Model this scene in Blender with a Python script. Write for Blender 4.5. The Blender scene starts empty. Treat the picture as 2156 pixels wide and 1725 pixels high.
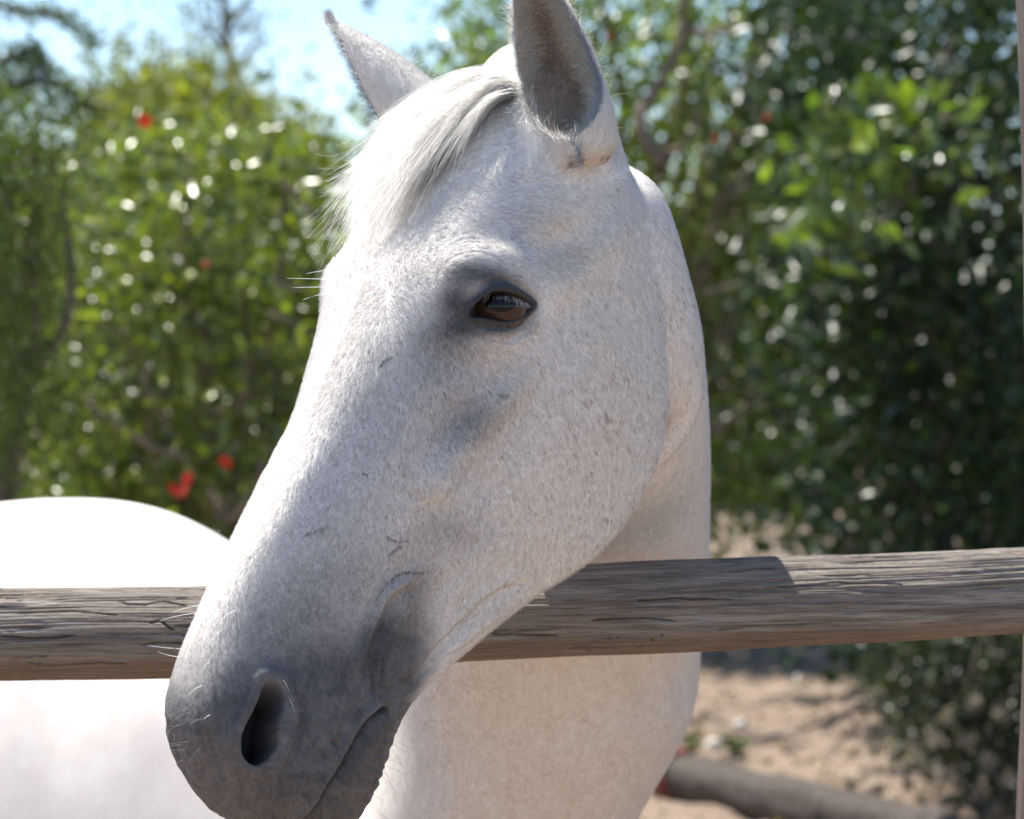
import bpy, bmesh, math, random
import numpy as np
from mathutils import Vector, Matrix
from mathutils.bvhtree import BVHTree
scene = bpy.context.scene; COL = scene.collection
# ------------------------------------------------------------------ camera
FPX = 6325.0; CAMH = 1.60; PITCH = math.radians(-2.5); CAMY = -2.35   # FPX: focal length in pixels of a 2156 px wide picture
cd = bpy.data.cameras.new('camera'); cam = bpy.data.objects.new('camera', cd); COL.objects.link(cam)
cd.sensor_width = 36; cd.lens = 36*FPX/2156; cd.clip_start = .05; cd.clip_end = 4000
cam.location = (0, CAMY, CAMH); cam.rotation_euler = (math.pi/2+PITCH, 0, 0); scene.camera = cam
cd.dof.use_dof = True; cd.dof.focus_distance = 2.24; cd.dof.aperture_fstop = 9.0
# ------------------------------------------------------------------ sky, sun, exposure
SUN = Vector((-.40, .27, 1.0)).normalized()
world = bpy.data.worlds.new('World'); scene.world = world; world.use_nodes = True
wn = world.node_tree; bg = wn.nodes['Background']
sky = wn.nodes.new('ShaderNodeTexSky'); sky.sky_type = 'NISHITA'; sky.sun_disc = False
sky.sun_elevation = math.asin(SUN.z); sky.sun_rotation = math.atan2(SUN.x, SUN.y)
sky.air_density = .75; sky.dust_density = .08; sky.ozone_density = 2.8
wn.links.new(sky.outputs[0], bg.inputs[0]); bg.inputs[1].default_value = .115
sl = bpy.data.lights.new('sun', 'SUN'); sl.energy = 4.8; sl.angle = math.radians(.53); sl.color = (1, .95, .87)
sun = bpy.data.objects.new('sun', sl); COL.objects.link(sun); sun.rotation_euler = SUN.to_track_quat('Z', 'Y').to_euler(); sun.location = (-3, 4, 8)
vs = scene.view_settings; vs.view_transform = 'Standard'; vs.look = 'None'; vs.gamma = 1; vs.exposure = .93; vs.use_curve_mapping = False
scene.cycles_curves.shape = 'RIBBONS'
scene.cycles.max_bounces = 8; scene.cycles.diffuse_bounces = 4; scene.cycles.glossy_bounces = 3; scene.cycles.transparent_max_bounces = 8; scene.cycles.sample_clamp_indirect = 6
# ------------------------------------------------------------------ picture geometry and mesh helpers
CP, SP = math.cos(PITCH), math.sin(PITCH)
def cam2w(p):                       # (right, up, depth) seen by the camera -> world
    p = np.asarray(p, float); r, u, d = p[..., 0], p[..., 1], p[..., 2]
    return np.stack([r, CAMY + d*CP - u*SP, CAMH + d*SP + u*CP], -1)
def w2cam(p):
    p = np.asarray(p, float); x, y, z = p[..., 0], p[..., 1] - CAMY, p[..., 2] - CAMH
    return np.stack([x, -y*SP + z*CP, y*CP + z*SP], -1)
def w2pix(p):                       # world -> pixel of the 2156 px wide photograph
    c = w2cam(p); return np.stack([1078 + FPX*c[..., 0]/c[..., 2], 862.5 - FPX*c[..., 1]/c[..., 2]], -1)
def pixw(X, Y, d):                  # pixel + distance along the view axis -> world
    X, Y, d = np.broadcast_arrays(np.asarray(X, float), np.asarray(Y, float), np.asarray(d, float))
    return cam2w(np.stack([(X-1078)/FPX*d, (862.5-Y)/FPX*d, d], -1))
# ------------------------------------------------------------------ lofts
def crom(P, n, closed):             # Catmull-Rom through rows of P, n samples per span
    P = np.asarray(P, float); N = len(P)
    t = np.linspace(0, 1, n, endpoint=False)[:, None]
    out = []
    t = t.reshape((n,) + (1,)*(P.ndim-1))
    for i in range(N if closed else N-1):
        if closed: a, b, c, d = P[(i-1) % N], P[i], P[(i+1) % N], P[(i+2) % N]
        else: a, b, c, d = P[max(i-1, 0)], P[i], P[i+1], P[min(i+2, N-1)]
        out.append(.5*((2*b) + (c-a)*t + (2*a-5*b+4*c-d)*t**2 + (3*b-a-3*c+d)*t**3))
    out = np.concatenate(out)
    if not closed: out = np.concatenate([out, P[-1:]])
    return out
def grid_faces(R, C):
    i = np.arange(R-1)[:, None]*C; j = np.arange(C)[None]; k = (np.arange(C)+1) % C
    return np.stack([i+j, i+k[None], i+C+k[None], i+C+j], -1).reshape(-1, 4)
def mesh_from(name, V, quads=None, tris=None):
    me = bpy.data.meshes.new(name)
    q = np.zeros((0, 4), int) if quads is None else quads
    t = np.zeros((0, 3), int) if tris is None else tris
    me.vertices.add(len(V)); me.vertices.foreach_set('co', np.asarray(V, np.float32).ravel())
    loops = np.concatenate([q.ravel(), t.ravel()]).astype(np.int32)
    me.loops.add(len(loops)); me.loops.foreach_set('vertex_index', loops)
    st = np.concatenate([np.arange(len(q))*4, len(q)*4 + np.arange(len(t))*3]).astype(np.int32)
    me.polygons.add(len(st)); me.polygons.foreach_set('loop_start', st)
    me.update(calc_edges=True); me.validate()
    return me
def loft_mesh(name, rings):         # rings (R, C, 3): closed tube with fan caps
    R, C, _ = rings.shape
    V = np.concatenate([rings.reshape(-1, 3), rings[0].mean(0)[None], rings[-1].mean(0)[None]])
    q = grid_faces(R, C); j = np.arange(C); k = (j+1) % C
    t = np.concatenate([np.stack([k, j, np.full(C, R*C)], -1), np.stack([(R-1)*C+j, (R-1)*C+k, np.full(C, R*C+1)], -1)])
    return mesh_from(name, V, q, t)
def fix_normals(me):
    me.calc_loop_triangles(); t = np.empty(len(me.loop_triangles)*3, np.int32); me.loop_triangles.foreach_get('vertices', t)
    a = vco(me)[t.reshape(-1, 3)]
    if np.einsum('ij,ij->', a[:, 0]-a[:, 0].mean(0), np.cross(a[:, 1]-a[:, 0].mean(0), a[:, 2]-a[:, 0].mean(0))) < 0: me.flip_normals()
    me.update()
# head frame seen by the camera: u poll->muzzle, v out of the face, w to the horse's left
HU = np.array([-.33, -.905, -.2623]); HW = np.array([.62, 0, -.78])
HU /= np.linalg.norm(HU); HW -= HU*HU.dot(HW); HW /= np.linalg.norm(HW)
HV = np.cross(HU, HW); HV = HV if HV[1] > 0 else -HV
HO = np.array([(1110-1078)/FPX*2.35, (862.5-200)/FPX*2.35, 2.35])
def head2w(p): p = np.asarray(p, float); return cam2w(HO + p[..., :1]*HU + p[..., 1:2]*HV + p[..., 2:3]*HW)
def w2head(p): q = w2cam(p) - HO; return np.stack([q@HU, q@HV, q@HW], -1)
STATIONS = [
 (-.035, [(.018,0),(.016,.008),(.01,.014),(0,.016),(-.008,.015),(-.014,.013),(-.02,.01),(-.024,.006),(-.026,0)]),
 (-.02, [(.034,0),(.028,.022),(.012,.042),(-.005,.048),(-.02,.046),(-.032,.042),(-.045,.033),(-.05,.018),(-.052,0)]),
 (.04, [(.050,0),(.046,.03),(.03,.056),(0,.070),(-.03,.073),(-.055,.070),(-.085,.055),(-.085,.025),(-.08,0)]),
 (.10, [(.068,0),(.064,.036),(.045,.070),(.01,.085),(-.035,.088),(-.085,.083),(-.135,.060),(-.13,.03),(-.115,0)]),
 (.15, [(.075,0),(.071,.042),(.055,.076),(.02,.093),(-.03,.093),(-.095,.088),(-.165,.064),(-.16,.035),(-.13,0)]),
 (.195,[(.078,0),(.074,.042),(.056,.078),(.025,.098),(-.025,.096),(-.10,.091),(-.186,.064),(-.18,.036),(-.14,0)]),
 (.25, [(.079,0),(.075,.037),(.056,.068),(.02,.091),(-.03,.093),(-.10,.087),(-.19,.060),(-.18,.036),(-.14,0)]),
 (.31, [(.081,0),(.077,.030),(.057,.057),(.015,.079),(-.03,.083),(-.09,.077),(-.172,.055),(-.168,.034),(-.135,0)]),
 (.37, [(.087,0),(.083,.026),(.060,.048),(.015,.065),(-.03,.068),(-.075,.061),(-.132,.044),(-.132,.028),(-.118,0)]),
 (.43, [(.097,0),(.092,.024),(.066,.043),(.02,.056),(-.02,.057),(-.055,.050),(-.097,.036),(-.10,.022),(-.095,0)]),
 (.48, [(.103,0),(.097,.022),(.075,.040),(.03,.053),(-.005,.055),(-.035,.049),(-.068,.036),(-.078,.02),(-.076,0)]),
 (.52, [(.102,0),(.096,.024),(.077,.042),(.035,.053),(0,.056),(-.03,.049),(-.06,.036),(-.075,.022),(-.075,0)]),
 (.56, [(.088,0),(.083,.026),(.066,.043),(.035,.052),(0,.054),(-.03,.047),(-.058,.034),(-.075,.02),(-.076,0)]),
 (.59, [(.060,0),(.056,.024),(.045,.037),(.025,.044),(0,.045),(-.025,.038),(-.048,.03),(-.064,.018),(-.066,0)]),
 (.606,[(.031,0),(.030,.015),(.024,.022),(.012,.024),(0,.022),(-.012,.02),(-.024,.015),(-.034,.01),(-.036,0)]),
]
def head_mesh(nr=44, nc=40):
    S = []
    for u, h in STATIONS:
        h = [(u, v, w) for v, w in h]
        S.append(h + [(u, v, -w) for _, v, w in h[-2:0:-1]])
    S = np.array(S)                                   # (R,16,3)
    G = crom(S, nr, False)                            # along
    G = np.swapaxes(G, 0, 1); N = 16; out = []           # 16 spans: 0-7 left side of the head (seen), 8-15 right side
    for i in range(N):
        n = nc if i < 8 else max(4, nc//2)
        t = np.linspace(0, 1, n, endpoint=False)[:, None, None]; a, b, c, d = G[(i-1) % N], G[i], G[(i+1) % N], G[(i+2) % N]
        out.append(.5*((2*b) + (c-a)*t + (2*a-5*b+4*c-d)*t**2 + (3*b-a-3*c+d)*t**3))
    return np.swapaxes(np.concatenate(out), 0, 1)
def sweep(secs, n, nc=72):
    # secs: centre(3 world), axis A(3 world), axis B(3 world)
    P = np.array([np.concatenate([c, a, b]) for c, a, b in secs])
    Q = crom(P, n, False)
    th = np.linspace(0, 2*np.pi, nc, endpoint=False)
    return Q[:, None, :3] + np.cos(th)[None, :, None]*Q[:, None, 3:6] + np.sin(th)[None, :, None]*Q[:, None, 6:9]
def neck_body():
    sec = []
    # neck: image centre, depth, half width across the picture, half depth
    for X, Y, d, a, b, tilt in [(1225, 345, 2.40, .026, .035, .3), (1250, 420, 2.395, .053, .075, .3), (1264, 620, 2.44, .073, .112, .3), (1252, 850, 2.53, .094, .12, .3),
                          (1215, 1100, 2.70, .118, .125, .3), (1165, 1350, 2.88, .142, .15, .35), (1105, 1600, 3.02, .146, .18, .3)]:
        c = pixw(X, Y, d)
        sec.append((c, np.array([a, 0, a*tilt*.25]), np.array([0, b, b*tilt*.6])))
    th = math.atan2(.52, -.80)                       # body runs back and to the left
    f = np.array([math.cos(th), math.sin(th), 0]); l = np.array([f[1], -f[0], 0])
    for x, d, zt, a, b in [(-.10, 3.22, 1.20, .20, .30), (-.20, 3.32, 1.26, .25, .35), (-.33, 3.42, 1.285, .28, .345), (-.44, 3.50, 1.332, .28, .35),
                           (-.55, 3.58, 1.337, .285, .335), (-.70, 3.69, 1.315, .28, .32), (-.88, 3.82, 1.28, .26, .30), (-1.01, 3.92, 1.19, .20, .24), (-1.08, 3.97, 1.06, .11, .13), (-1.10, 3.99, .98, .04, .05)]:
        sec.append((np.array([x, CAMY+d, zt-b]), l*a, np.array([0, 0, b])))
    return sweep(sec, 36, 150)
def leg(x, d, top, rads):
    y = CAMY+d; secs = []
    for z, r, dx in rads:
        secs.append((np.array([x+dx, y, z]), np.array([r, 0, 0]), np.array([0, r, 0])))
    return sweep(secs, 5, 28)
def ear_mesh(base, axis, nrm, L, W, bend=(0, 0, 0), A0=2.2, nt=90, ns=64):
    # closed shell, C-shaped section that opens towards nrm; inputs in camera axes
    axis = np.array(axis, float); axis /= np.linalg.norm(axis)
    nrm = np.array(nrm, float); nrm -= axis*nrm.dot(axis); nrm /= np.linalg.norm(nrm)
    side = np.cross(axis, nrm); bend = np.array(bend, float)
    t = np.linspace(0, 1, nt)
    kx = [0, .15, .3, .5, .68, .82, .92, .97, 1]
    R = np.interp(t, kx, np.array([.85, 1.0, .98, .87, .69, .46, .25, .13, .03])*W)
    A = np.interp(t, [0, .10, .19, .34, .6, .85, 1], [3.34, 3.28, 2.35, A0, A0*.92, A0*.78, A0*.6])
    ker = np.ones(7)/7
    R = np.convolve(np.pad(R, 3, mode='edge'), ker, 'valid'); A = np.convolve(np.pad(A, 3, mode='edge'), ker, 'valid')
    s = np.linspace(-1, 1, ns)
    ang = s[None]*A[:, None]                               # 0 = back of the ear
    th = np.interp(t, [0, .5, 1], [.007, .0042, .0015])[:, None]*(.35+.65*np.sqrt(np.clip(1-s[None]**4, 0, 1)))
    th = np.minimum(th, R[:, None]*.6)
    cen = np.array(base)[None] + t[:, None]*L*axis[None] + (t**2)[:, None]*bend[None]
    spiral = 1+.05*s[None]*(1-sstep(.08, .22, t))[:, None]     # the closed base of the ear laps over itself
    def pt(r):
        r = r*spiral
        return cen[:, None] + (-np.cos(ang)*r)[..., None]*nrm + (np.sin(ang)*r)[..., None]*side
    out = pt(np.broadcast_to(R[:, None], ang.shape)); inn = pt(R[:, None]-th)
    ring = np.concatenate([out, inn[:, ::-1]], 1)          # (nt, 2ns, 3)
    return cam2w(ring)
def boolean_union(objs):
    base = objs[0]
    for o in objs[1:]:
        m = base.modifiers.new('b', 'BOOLEAN'); m.operation = 'UNION'; m.solver = 'MANIFOLD'; m.object = o
    dg = bpy.context.evaluated_depsgraph_get(); dg.update()
    me = bpy.data.meshes.new_from_object(base.evaluated_get(dg))
    for o in objs: bpy.data.objects.remove(o)
    return me

def set_part(me, k):
    v = np.full(len(me.vertices), k, np.int32)
    if k in (2, 3): n = len(v)-2; v[:n] = np.where(np.arange(n) % 128 >= 64, k+4, k)      # 6, 7: inside of the ear
    a = me.attributes.new('part', 'INT', 'POINT'); a.data.foreach_set('value', v)
def vco(me): a = np.empty(len(me.vertices)*3, np.float32); me.vertices.foreach_get('co', a); return a.reshape(-1, 3).astype(float)
def vno(me): a = np.empty(len(me.vertices)*3, np.float32); me.vertices.foreach_get('normal', a); return a.reshape(-1, 3).astype(float)
def bvh(me):
    return BVHTree.FromPolygons([v.co for v in me.vertices], [list(p.vertices) for p in me.polygons])
def fillet(me, other_bvh, kfun, kmax, sel, grid=None):
    # swell the surface towards its neighbour so the two meet in a soft valley (polynomial smooth union)
    co, no = vco(me), vno(me); D = np.zeros(len(co)); step = 1
    if grid: R, C = grid; step = 4; sel = np.intersect1d((np.arange(0, R, 4)[:, None]*C + np.arange(0, C, 4)[None]).ravel(), sel)
    for i in sel:
        p = Vector(co[i]); hit, n, _, dist = other_bvh.find_nearest(p, kmax)
        if hit is None: continue
        s = dist if (p-hit).dot(n) > 0 else -dist
        k = kfun[i]; h = k - abs(s)
        if h > 0 and s > -k*.5: D[i] = h*h/(4*k)
    if grid:
        g = D[:R*C].reshape(R, C)[::4, ::4]; g = np.concatenate([g, g[:, :1]], 1); r = np.arange(R)/4; c = np.arange(C)/4
        r0 = np.minimum(r.astype(int), len(g)-1); r1 = np.minimum(r0+1, len(g)-1); c0 = np.minimum(c.astype(int), g.shape[1]-2); fr = (r-r0)[:, None]; fc = (c-c0)[None]
        D[:R*C] = ((1-fr)*((1-fc)*g[r0][:, c0]+fc*g[r0][:, c0+1]) + fr*((1-fc)*g[r1][:, c0]+fc*g[r1][:, c0+1])).ravel()
    co += no*D[:, None]
    me.vertices.foreach_set('co', co.astype(np.float32).ravel()); me.update()
def edges_of(me):
    e = np.empty(len(me.edges)*2, np.int32); me.edges.foreach_get('vertices', e); return e.reshape(-1, 2)
def laplace(co, E, w, it):
    act = w > 1e-4; E = E[act[E[:, 0]] | act[E[:, 1]]]
    ids, inv = np.unique(E, return_inverse=True); E = inv.reshape(-1, 2); c = co[ids]; n = len(ids); wl = w[ids][:, None]
    deg = np.bincount(E.ravel(), minlength=n).astype(float)
    for _ in range(it):
        acc = np.stack([np.bincount(E[:, 0], c[E[:, 1], k], n) + np.bincount(E[:, 1], c[E[:, 0], k], n) for k in range(3)], -1)/deg[:, None]
        c = c + (acc-c)*wl
    co = co.copy(); co[ids] = c
    return co
def sstep(a, b, x): t = np.clip((x-a)/(b-a), 0, 1); return t*t*(3-2*t)
def dline(P, L, closed=False):
    L = np.asarray(L, float); d = np.full(len(P), 1e9); tt = np.zeros(len(P)); sd = np.zeros(len(P))
    segs = list(zip(L[:-1], L[1:])) + ([(L[-1], L[0])] if closed else [])
    for i, (a, b) in enumerate(segs):
        ab = b-a; t = np.clip(((P-a)@ab)/(ab@ab), 0, 1); q = P-(a+t[:, None]*ab); dd = np.hypot(q[:, 0], q[:, 1])
        m = dd < d; d[m] = dd[m]; tt[m] = (i+t[m])/len(segs)
        sd[m] = np.sign(ab[0]*q[m, 1]-ab[1]*q[m, 0])
    return d, tt, sd
def spoly(P, L):
    L = np.asarray(L, float); d, _, _ = dline(P, L, True); ins = np.zeros(len(P), bool)
    for a, b in zip(L, np.roll(L, -1, 0)):
        c = (a[1] > P[:, 1]) != (b[1] > P[:, 1])
        with np.errstate(divide='ignore', invalid='ignore'):
            ins ^= c & (P[:, 0] < (b[0]-a[0])*(P[:, 1]-a[1])/(b[1]-a[1])+a[0])
    return np.where(ins, -d, d)
def gau(P, x, y, rx, ry, rot=0):
    c, s = math.cos(math.radians(rot)), math.sin(math.radians(rot)); q = P-np.array([x, y])
    return np.exp(-((q[:, 0]*c+q[:, 1]*s)/rx)**2-((-q[:, 0]*s+q[:, 1]*c)/ry)**2)
def smooth_line(L, n=8): return crom(np.asarray(L, float), n, False)
EYE = [(894.9+.1678*x, 473.8+.1678*y) for x, y in [(565,1110),(640,1010),(720,940),(820,880),(900,855),(1020,870),(1130,910),(1230,960),(1290,1010),(1275,1040),(1200,1110),(1100,1165),(1000,1195),(900,1195),(780,1170),(690,1160),(600,1165)]]
NOST = [(315.8+.2442*x, 1303.9+.2442*y) for x, y in [(1000,560),(1080,575),(1135,640),(1140,720),(1105,830),(1090,950),(1090,1060),(1040,1150),(960,1230),(880,1240),(810,1170),(795,1040),(830,920),(890,800),(940,690),(965,620)]]
MOUTH = [(812,1492),(802,1497),(777,1516),(763,1536),(745,1563),(731,1592),(711,1624),(692,1653),(670,1694),(643,1725),(610,1745),(560,1760),(500,1765)]
NE, NN = lambda x, y: (894.9+.1678*x, 473.8+.1678*y), lambda x, y: (315.8+.2442*x, 1303.9+.2442*y)
NOST = [tuple(p) for p in crom(np.array(NOST), 3, True)]; EYE = [tuple(p) for p in crom(np.array(EYE), 2, True)]
def build_horse():
    col = bpy.context.scene.collection
    def tmp(n, me, k):
        fix_normals(me); set_part(me, k); o = bpy.data.objects.new(n, me); col.objects.link(o); return o
    G = head_mesh()
    head = tmp('h', loft_mesh('h', head2w(G)), 0); body = tmp('n', loft_mesh('n', neck_body()), 1)
    eb = HO+.062*HU-.012*HV
    e1 = tmp('e', loft_mesh('e', ear_mesh(eb+.072*HW+np.array([.008,0,0]), (-.19, .97, -.05), (-.20, .05, -1), .170, .0325, bend=(-.018, .004, 0), A0=1.75)), 2)
    e2 = tmp('f', loft_mesh('f', ear_mesh(eb-.072*HW+np.array([.010,-.004,0]), (-.60, .74, .10), (-.85, .0, .55), .163, .0335, bend=(-.008, .004, 0), A0=1.9)), 3)
    cm = loft_mesh('c', head2w(head_mesh(12, 10))); fix_normals(cm); bh = bvh(cm); bpy.data.meshes.remove(cm)
    bb, be = bvh(body.data), [bvh(e1.data), bvh(e2.data)]
    H = w2head(vco(head.data)); kh = .008+.034*sstep(-.13, -.02, H[:, 1]); 
    gr = G.shape[:2]; fillet(head.data, bb, kh, .045, np.nonzero(H[:, 0] < .33)[0], gr)
    Nb = vco(body.data); Hb = w2head(Nb); kb = .008+.034*sstep(-.13, -.02, Hb[:, 1])
    fillet(body.data, bh, kb, .045, np.nonzero((Hb[:, 0] < .45) & (Nb[:, 1] < CAMY+3))[0])
    for b in be:
        fillet(head.data, b, np.full(len(H), .016), .016, np.nonzero(H[:, 0] < .16)[0], gr)
    for e in (e1, e2):
        He = w2head(vco(e.data)); k_ = np.arange(len(He)) % 128; fillet(e.data, bh, np.full(len(He), .016), .016, np.nonzero((k_ >= 7) & (k_ <= 56) & (np.arange(len(He)) < len(He)-2))[0])
    legs = []
    for x, d, k in [(.06, 3.22, 0), (-.22, 3.06, 0), (-.80, 3.98, 1), (-1.0, 3.68, 1)]:
        R = ([(.85, .10, 0), (.70, .085, 0), (.55, .062, 0), (.45, .055, 0), (.40, .05, 0), (.25, .033, 0), (.12, .038, 0), (.07, .036, 0), (.05, .05, 0), (.0, .06, 0)] if k == 0 else
             [(.95, .15, .03), (.80, .13, .02), (.65, .09, 0), (.52, .062, -.03), (.46, .06, -.035), (.30, .038, -.02), (.12, .042, -.01), (.07, .038, 0), (.05, .052, 0), (.0, .062, 0)])
        legs.append(tmp('l', loft_mesh('l', leg(x, d, 0, R)), 4))
    me = boolean_union([head, body, e1, e2] + legs)
    part = np.empty(len(me.vertices), np.int32); me.attributes['part'].data.foreach_get('value', part)
    co = vco(me); E = edges_of(me)
    pm = np.where(part >= 6, part-4, part); seam = co[np.unique(E[pm[E[:, 0]] != pm[E[:, 1]]])]
    if len(seam):
        ss = seam[::max(1, len(seam)//500)]; Hh = w2head(co); cand = np.nonzero(np.isin(part, (2, 3, 6, 7)) | ((Hh[:, 0] < .36) & (Hh[:, 1] < .06) & (co[:, 1] < .75)))[0]; D = np.full(len(co), 9.)
        for i in range(0, len(cand), 20000):
            c = cand[i:i+20000]; D[c] = np.sqrt(((co[c, None]-ss[None])**2).sum(-1)).min(1)
        wt = .6*(1-sstep(.004, .014, D))*np.where(np.isin(part, (6, 7)), 0., 1.); co = laplace(co, E, wt, 40)
    me.vertices.foreach_set('co', co.astype(np.float32).ravel()); me.update()
    return me, part
def sculpt(me, part):
    """relief of the face, laid out on both sides alike: each vertex looks up its near-side twin"""
    co, no = vco(me), vno(me); H = w2head(co)
    sgn = np.where(H[:, 2] < 0, -1., 1.)
    Hm = H.copy(); Hm[:, 2] = np.abs(Hm[:, 2]); P = w2pix(head2w(Hm))
    HWw = cam2w(HO+HW)-cam2w(HO); refl = no - (sgn < 0)[:, None]*2*(no@HWw)[:, None]*HWw
    view = np.array([0, CAMY, CAMH])-head2w(Hm); view /= np.linalg.norm(view, axis=1)[:, None]
    face = sstep(-.15, .15, (refl*view).sum(1))*(part == 0)
    # the far side of the far half (behind the silhouette) still counts: it is the near side mirrored
    live = face > 0
    d = np.zeros(len(co))                                    # millimetres along the normal
    def ridge(L, amp, wd, end=.3):
        nonlocal d
        L = smooth_line(L, 5); m = np.nonzero(live & ((P > L.min(0)-3*wd) & (P < L.max(0)+3*wd)).all(1))[0]
        dist, t, _ = dline(P[m], L); d[m] += amp*np.exp(-(dist/wd)**2)*sstep(0, 1, np.minimum(t, 1-t)/end)
    g = lambda *a: gau(P, *a)
    d += 9*g(1035, 605, 100, 70) + 3*g(1010, 560, 80, 40, -10)
    ridge([(925,660),(945,590),(1000,545),(1070,545),(1130,580)], 3.0, 26)
    d += -7*g(1185, 505, 62, 42, -20)                        # hollow above the eye
    ridge([(1140,650),(1210,580),(1270,520),(1320,430)], 4.5, 34)
    d += -3.5*g(985, 770, 90, 45, 10)
    ridge([(1150,760),(1060,840),(985,930),(930,1010),(885,1050)], 5.5, 30)
    d += -5*g(960, 880, 60, 90, 35) + -3*g(1010, 1010, 60, 40, 40)
    d += 5*g(1235, 900, 140, 240, 12)
    ridge([(1170,760),(1090,900),(1030,1040),(1060,1150)], -2.2, 34)
    ridge([(700,900),(640,1010),(560,1160)], 1.6, 30)        # nasal bone edge
    d += -3*g(760, 900, 50, 170, 28) - 2*g(700, 1130, 50, 120, 25)
    ridge([(900,1160),(865,1215),(815,1250),(785,1310),(768,1360),(755,1400),(748,1425)], 4.0, 12)
    ridge([(912,1180),(880,1235),(833,1262),(803,1315),(786,1362),(772,1404),(762,1430)], -2.3, 13)
    ridge([(1090,1120),(1000,1200),(930,1290),(880,1370)], 2.0, 20)
    ridge([(1000,1170),(930,1240),(880,1320),(830,1400)], -1.6, 20)
    ridge([(1135,1215),(1050,1250),(980,1310),(915,1380),(870,1440)], -4.2, 10)
    ridge([(1120,1195),(1030,1240),(960,1300),(895,1370),(850,1430)], 2.6, 12)
    ridge([(1100,1255),(1020,1310),(950,1370),(880,1440)], 2.8, 10)
    ridge([(990,1345),(930,1390),(880,1430),(850,1470)], -2.2, 6)
    ridge([(1010,1090),(1040,1060),(1090,1040)], .8, 8); ridge([(860,1010),(905,1045),(935,1030),(960,1000)], 1.2, 10)
    ridge([(900,960),(890,1020),(920,1090)], .9, 9)
    # eye: lids, folds and the socket
    se = spoly(P, EYE)
    d += 1.9*np.exp(-((se-5)/7)**2) - 1.2*np.exp(-((se-17)/6)**2)
    up = smooth_line([NE(620,860),NE(700,790),NE(800,735),NE(880,715),NE(1000,730),NE(1130,785),NE(1250,850),NE(1390,950)])
    dist, t, _ = dline(P, up); d -= 2.2*np.exp(-(dist/3.5)**2)*np.clip(np.minimum(t, 1-t)/.15, 0, 1)
    for k, (off, amp) in enumerate([(0, 1.1), (-55, 1.2), (-100, 1.1), (-150, .9), (-200, .7)]):
        L = [NE(120+k*8, 800+off*.3), NE(190, 590+off), NE(300, 460+off), NE(430, 385+off), NE(580, 360+off), NE(720, 385+off), NE(880, 450+off*.8), NE(1040, 520+off*.6)]
        ridge(L, amp, 3.0); ridge([(x+2.5, y+5.5) for x, y in L], -amp*.9, 2.6)
    ridge([NE(1410,960),NE(1395,1060),NE(1360,1190),NE(1300,1330),NE(1200,1450),NE(1050,1535),NE(860,1580)], 1.4, 6)
    ridge([NE(1360,1010),NE(1330,1160),NE(1260,1300),NE(1150,1390),NE(1000,1440),NE(830,1450)], -1.3, 7)
    ridge([NE(560,1215),NE(700,1270),NE(900,1300),NE(1080,1275),NE(1220,1200)], -1.0, 4); ridge([NE(500,1240),NE(700,1310),NE(900,1345),NE(1100,1315)], .8, 5)
    ridge([NE(330,1190),NE(450,1190),NE(570,1150)], -1.0, 5)
    # nostril
    sn = spoly(P, NOST)
    d += 3.6*np.exp(-((sn-20)/20)**2)*sstep(500, 570, P[:, 0]) + 3.0*np.exp(-((sn-14)/15)**2)*(1-sstep(500, 570, P[:, 0]))
    ridge([NN(1160,520),NN(1290,640),NN(1330,780),NN(1310,950),NN(1260,1100),NN(1160,1260),NN(1000,1370)], -3.2, 9)
    ridge([NN(780,700),NN(830,620),NN(910,570),NN(1000,545)], -.9, 8)
    d += 3*g(450, 1500, 40, 90, 5) - 2.0*g(*NN(560, 1180), 22, 70, -10)
    ridge([NN(700,900),NN(640,1080),NN(680,1260),NN(800,1400)], 2.0, 14)
    for L in ([NN(480,760),NN(520,1000),NN(560,1200),NN(640,1400)], [NN(420,900),NN(470,1080),NN(540,1300)], [NN(560,560),NN(600,800),NN(590,980)]): ridge(L, -1.1, 5)
    # mouth and lips
    dm, tm, sm = dline(P, smooth_line(MOUTH)); on = sstep(0, .03, tm)
    d += on*(-9.5*np.exp(-(dm/(5+.8*np.sin(tm*33)))**2) + 2.5*np.exp(-((dm-16)/11)**2)*(sm > 0) + (1.2*np.exp(-((dm-26)/12)**2)-4.5*np.exp(-(dm/15)**2))*(sm < 0))
    d += 3.5*g(770, 1620, 45, 75, 20) + 2*g(640, 1650, 70, 50, -30)
    wr = np.random.default_rng(3)
    for k in range(16):                                      # creases that run into the lip line
        i = 2+int(k*.55); a = np.array(MOUTH[min(i, 10)], float)+wr.normal(0, 4, 2)
        L = [a+np.array([-6, -3]), a+np.array([-20-8*wr.random(), -10-18*wr.random()]), a+np.array([-32-14*wr.random(), -26-34*wr.random()])]
        ridge(L, -.7-.6*wr.random(), 4.5, .4)
    for k in range(9):
        a = np.array([800+wr.normal(0, 10), 1480+wr.normal(0, 8)-k*3]); ridge([a, a+[10-k*4, -30], a+[22-k*7, -75-wr.random()*30]], -1.2, 4, .35)
    for k in range(12):                                      # folds across the lower lip
        q = np.array([735+k*6+wr.normal(0, 6), 1690-k*15+wr.normal(0, 9)]); ridge([q, q+[26, 10+wr.normal(0, 4)], q+[56, 4]], -1.0, 4.5, .35)
    ph = np.random.default_rng(5)
    for _ in range(26):                                      # soft unevenness of skin over bone and muscle
        x, y, r = ph.uniform(500, 1380), ph.uniform(350, 1600), ph.uniform(18, 55); d += ph.normal(0, .45)*gau(P, x, y, r, r*ph.uniform(.6, 1.8), ph.uniform(0, 180))
    vel = np.clip(sstep(1380, 1500, P[:, 1]+.25*(P[:, 0]-600)), 0, 1)*sstep(900, 840, P[:, 0])   # crinkled skin of muzzle and lips
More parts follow.
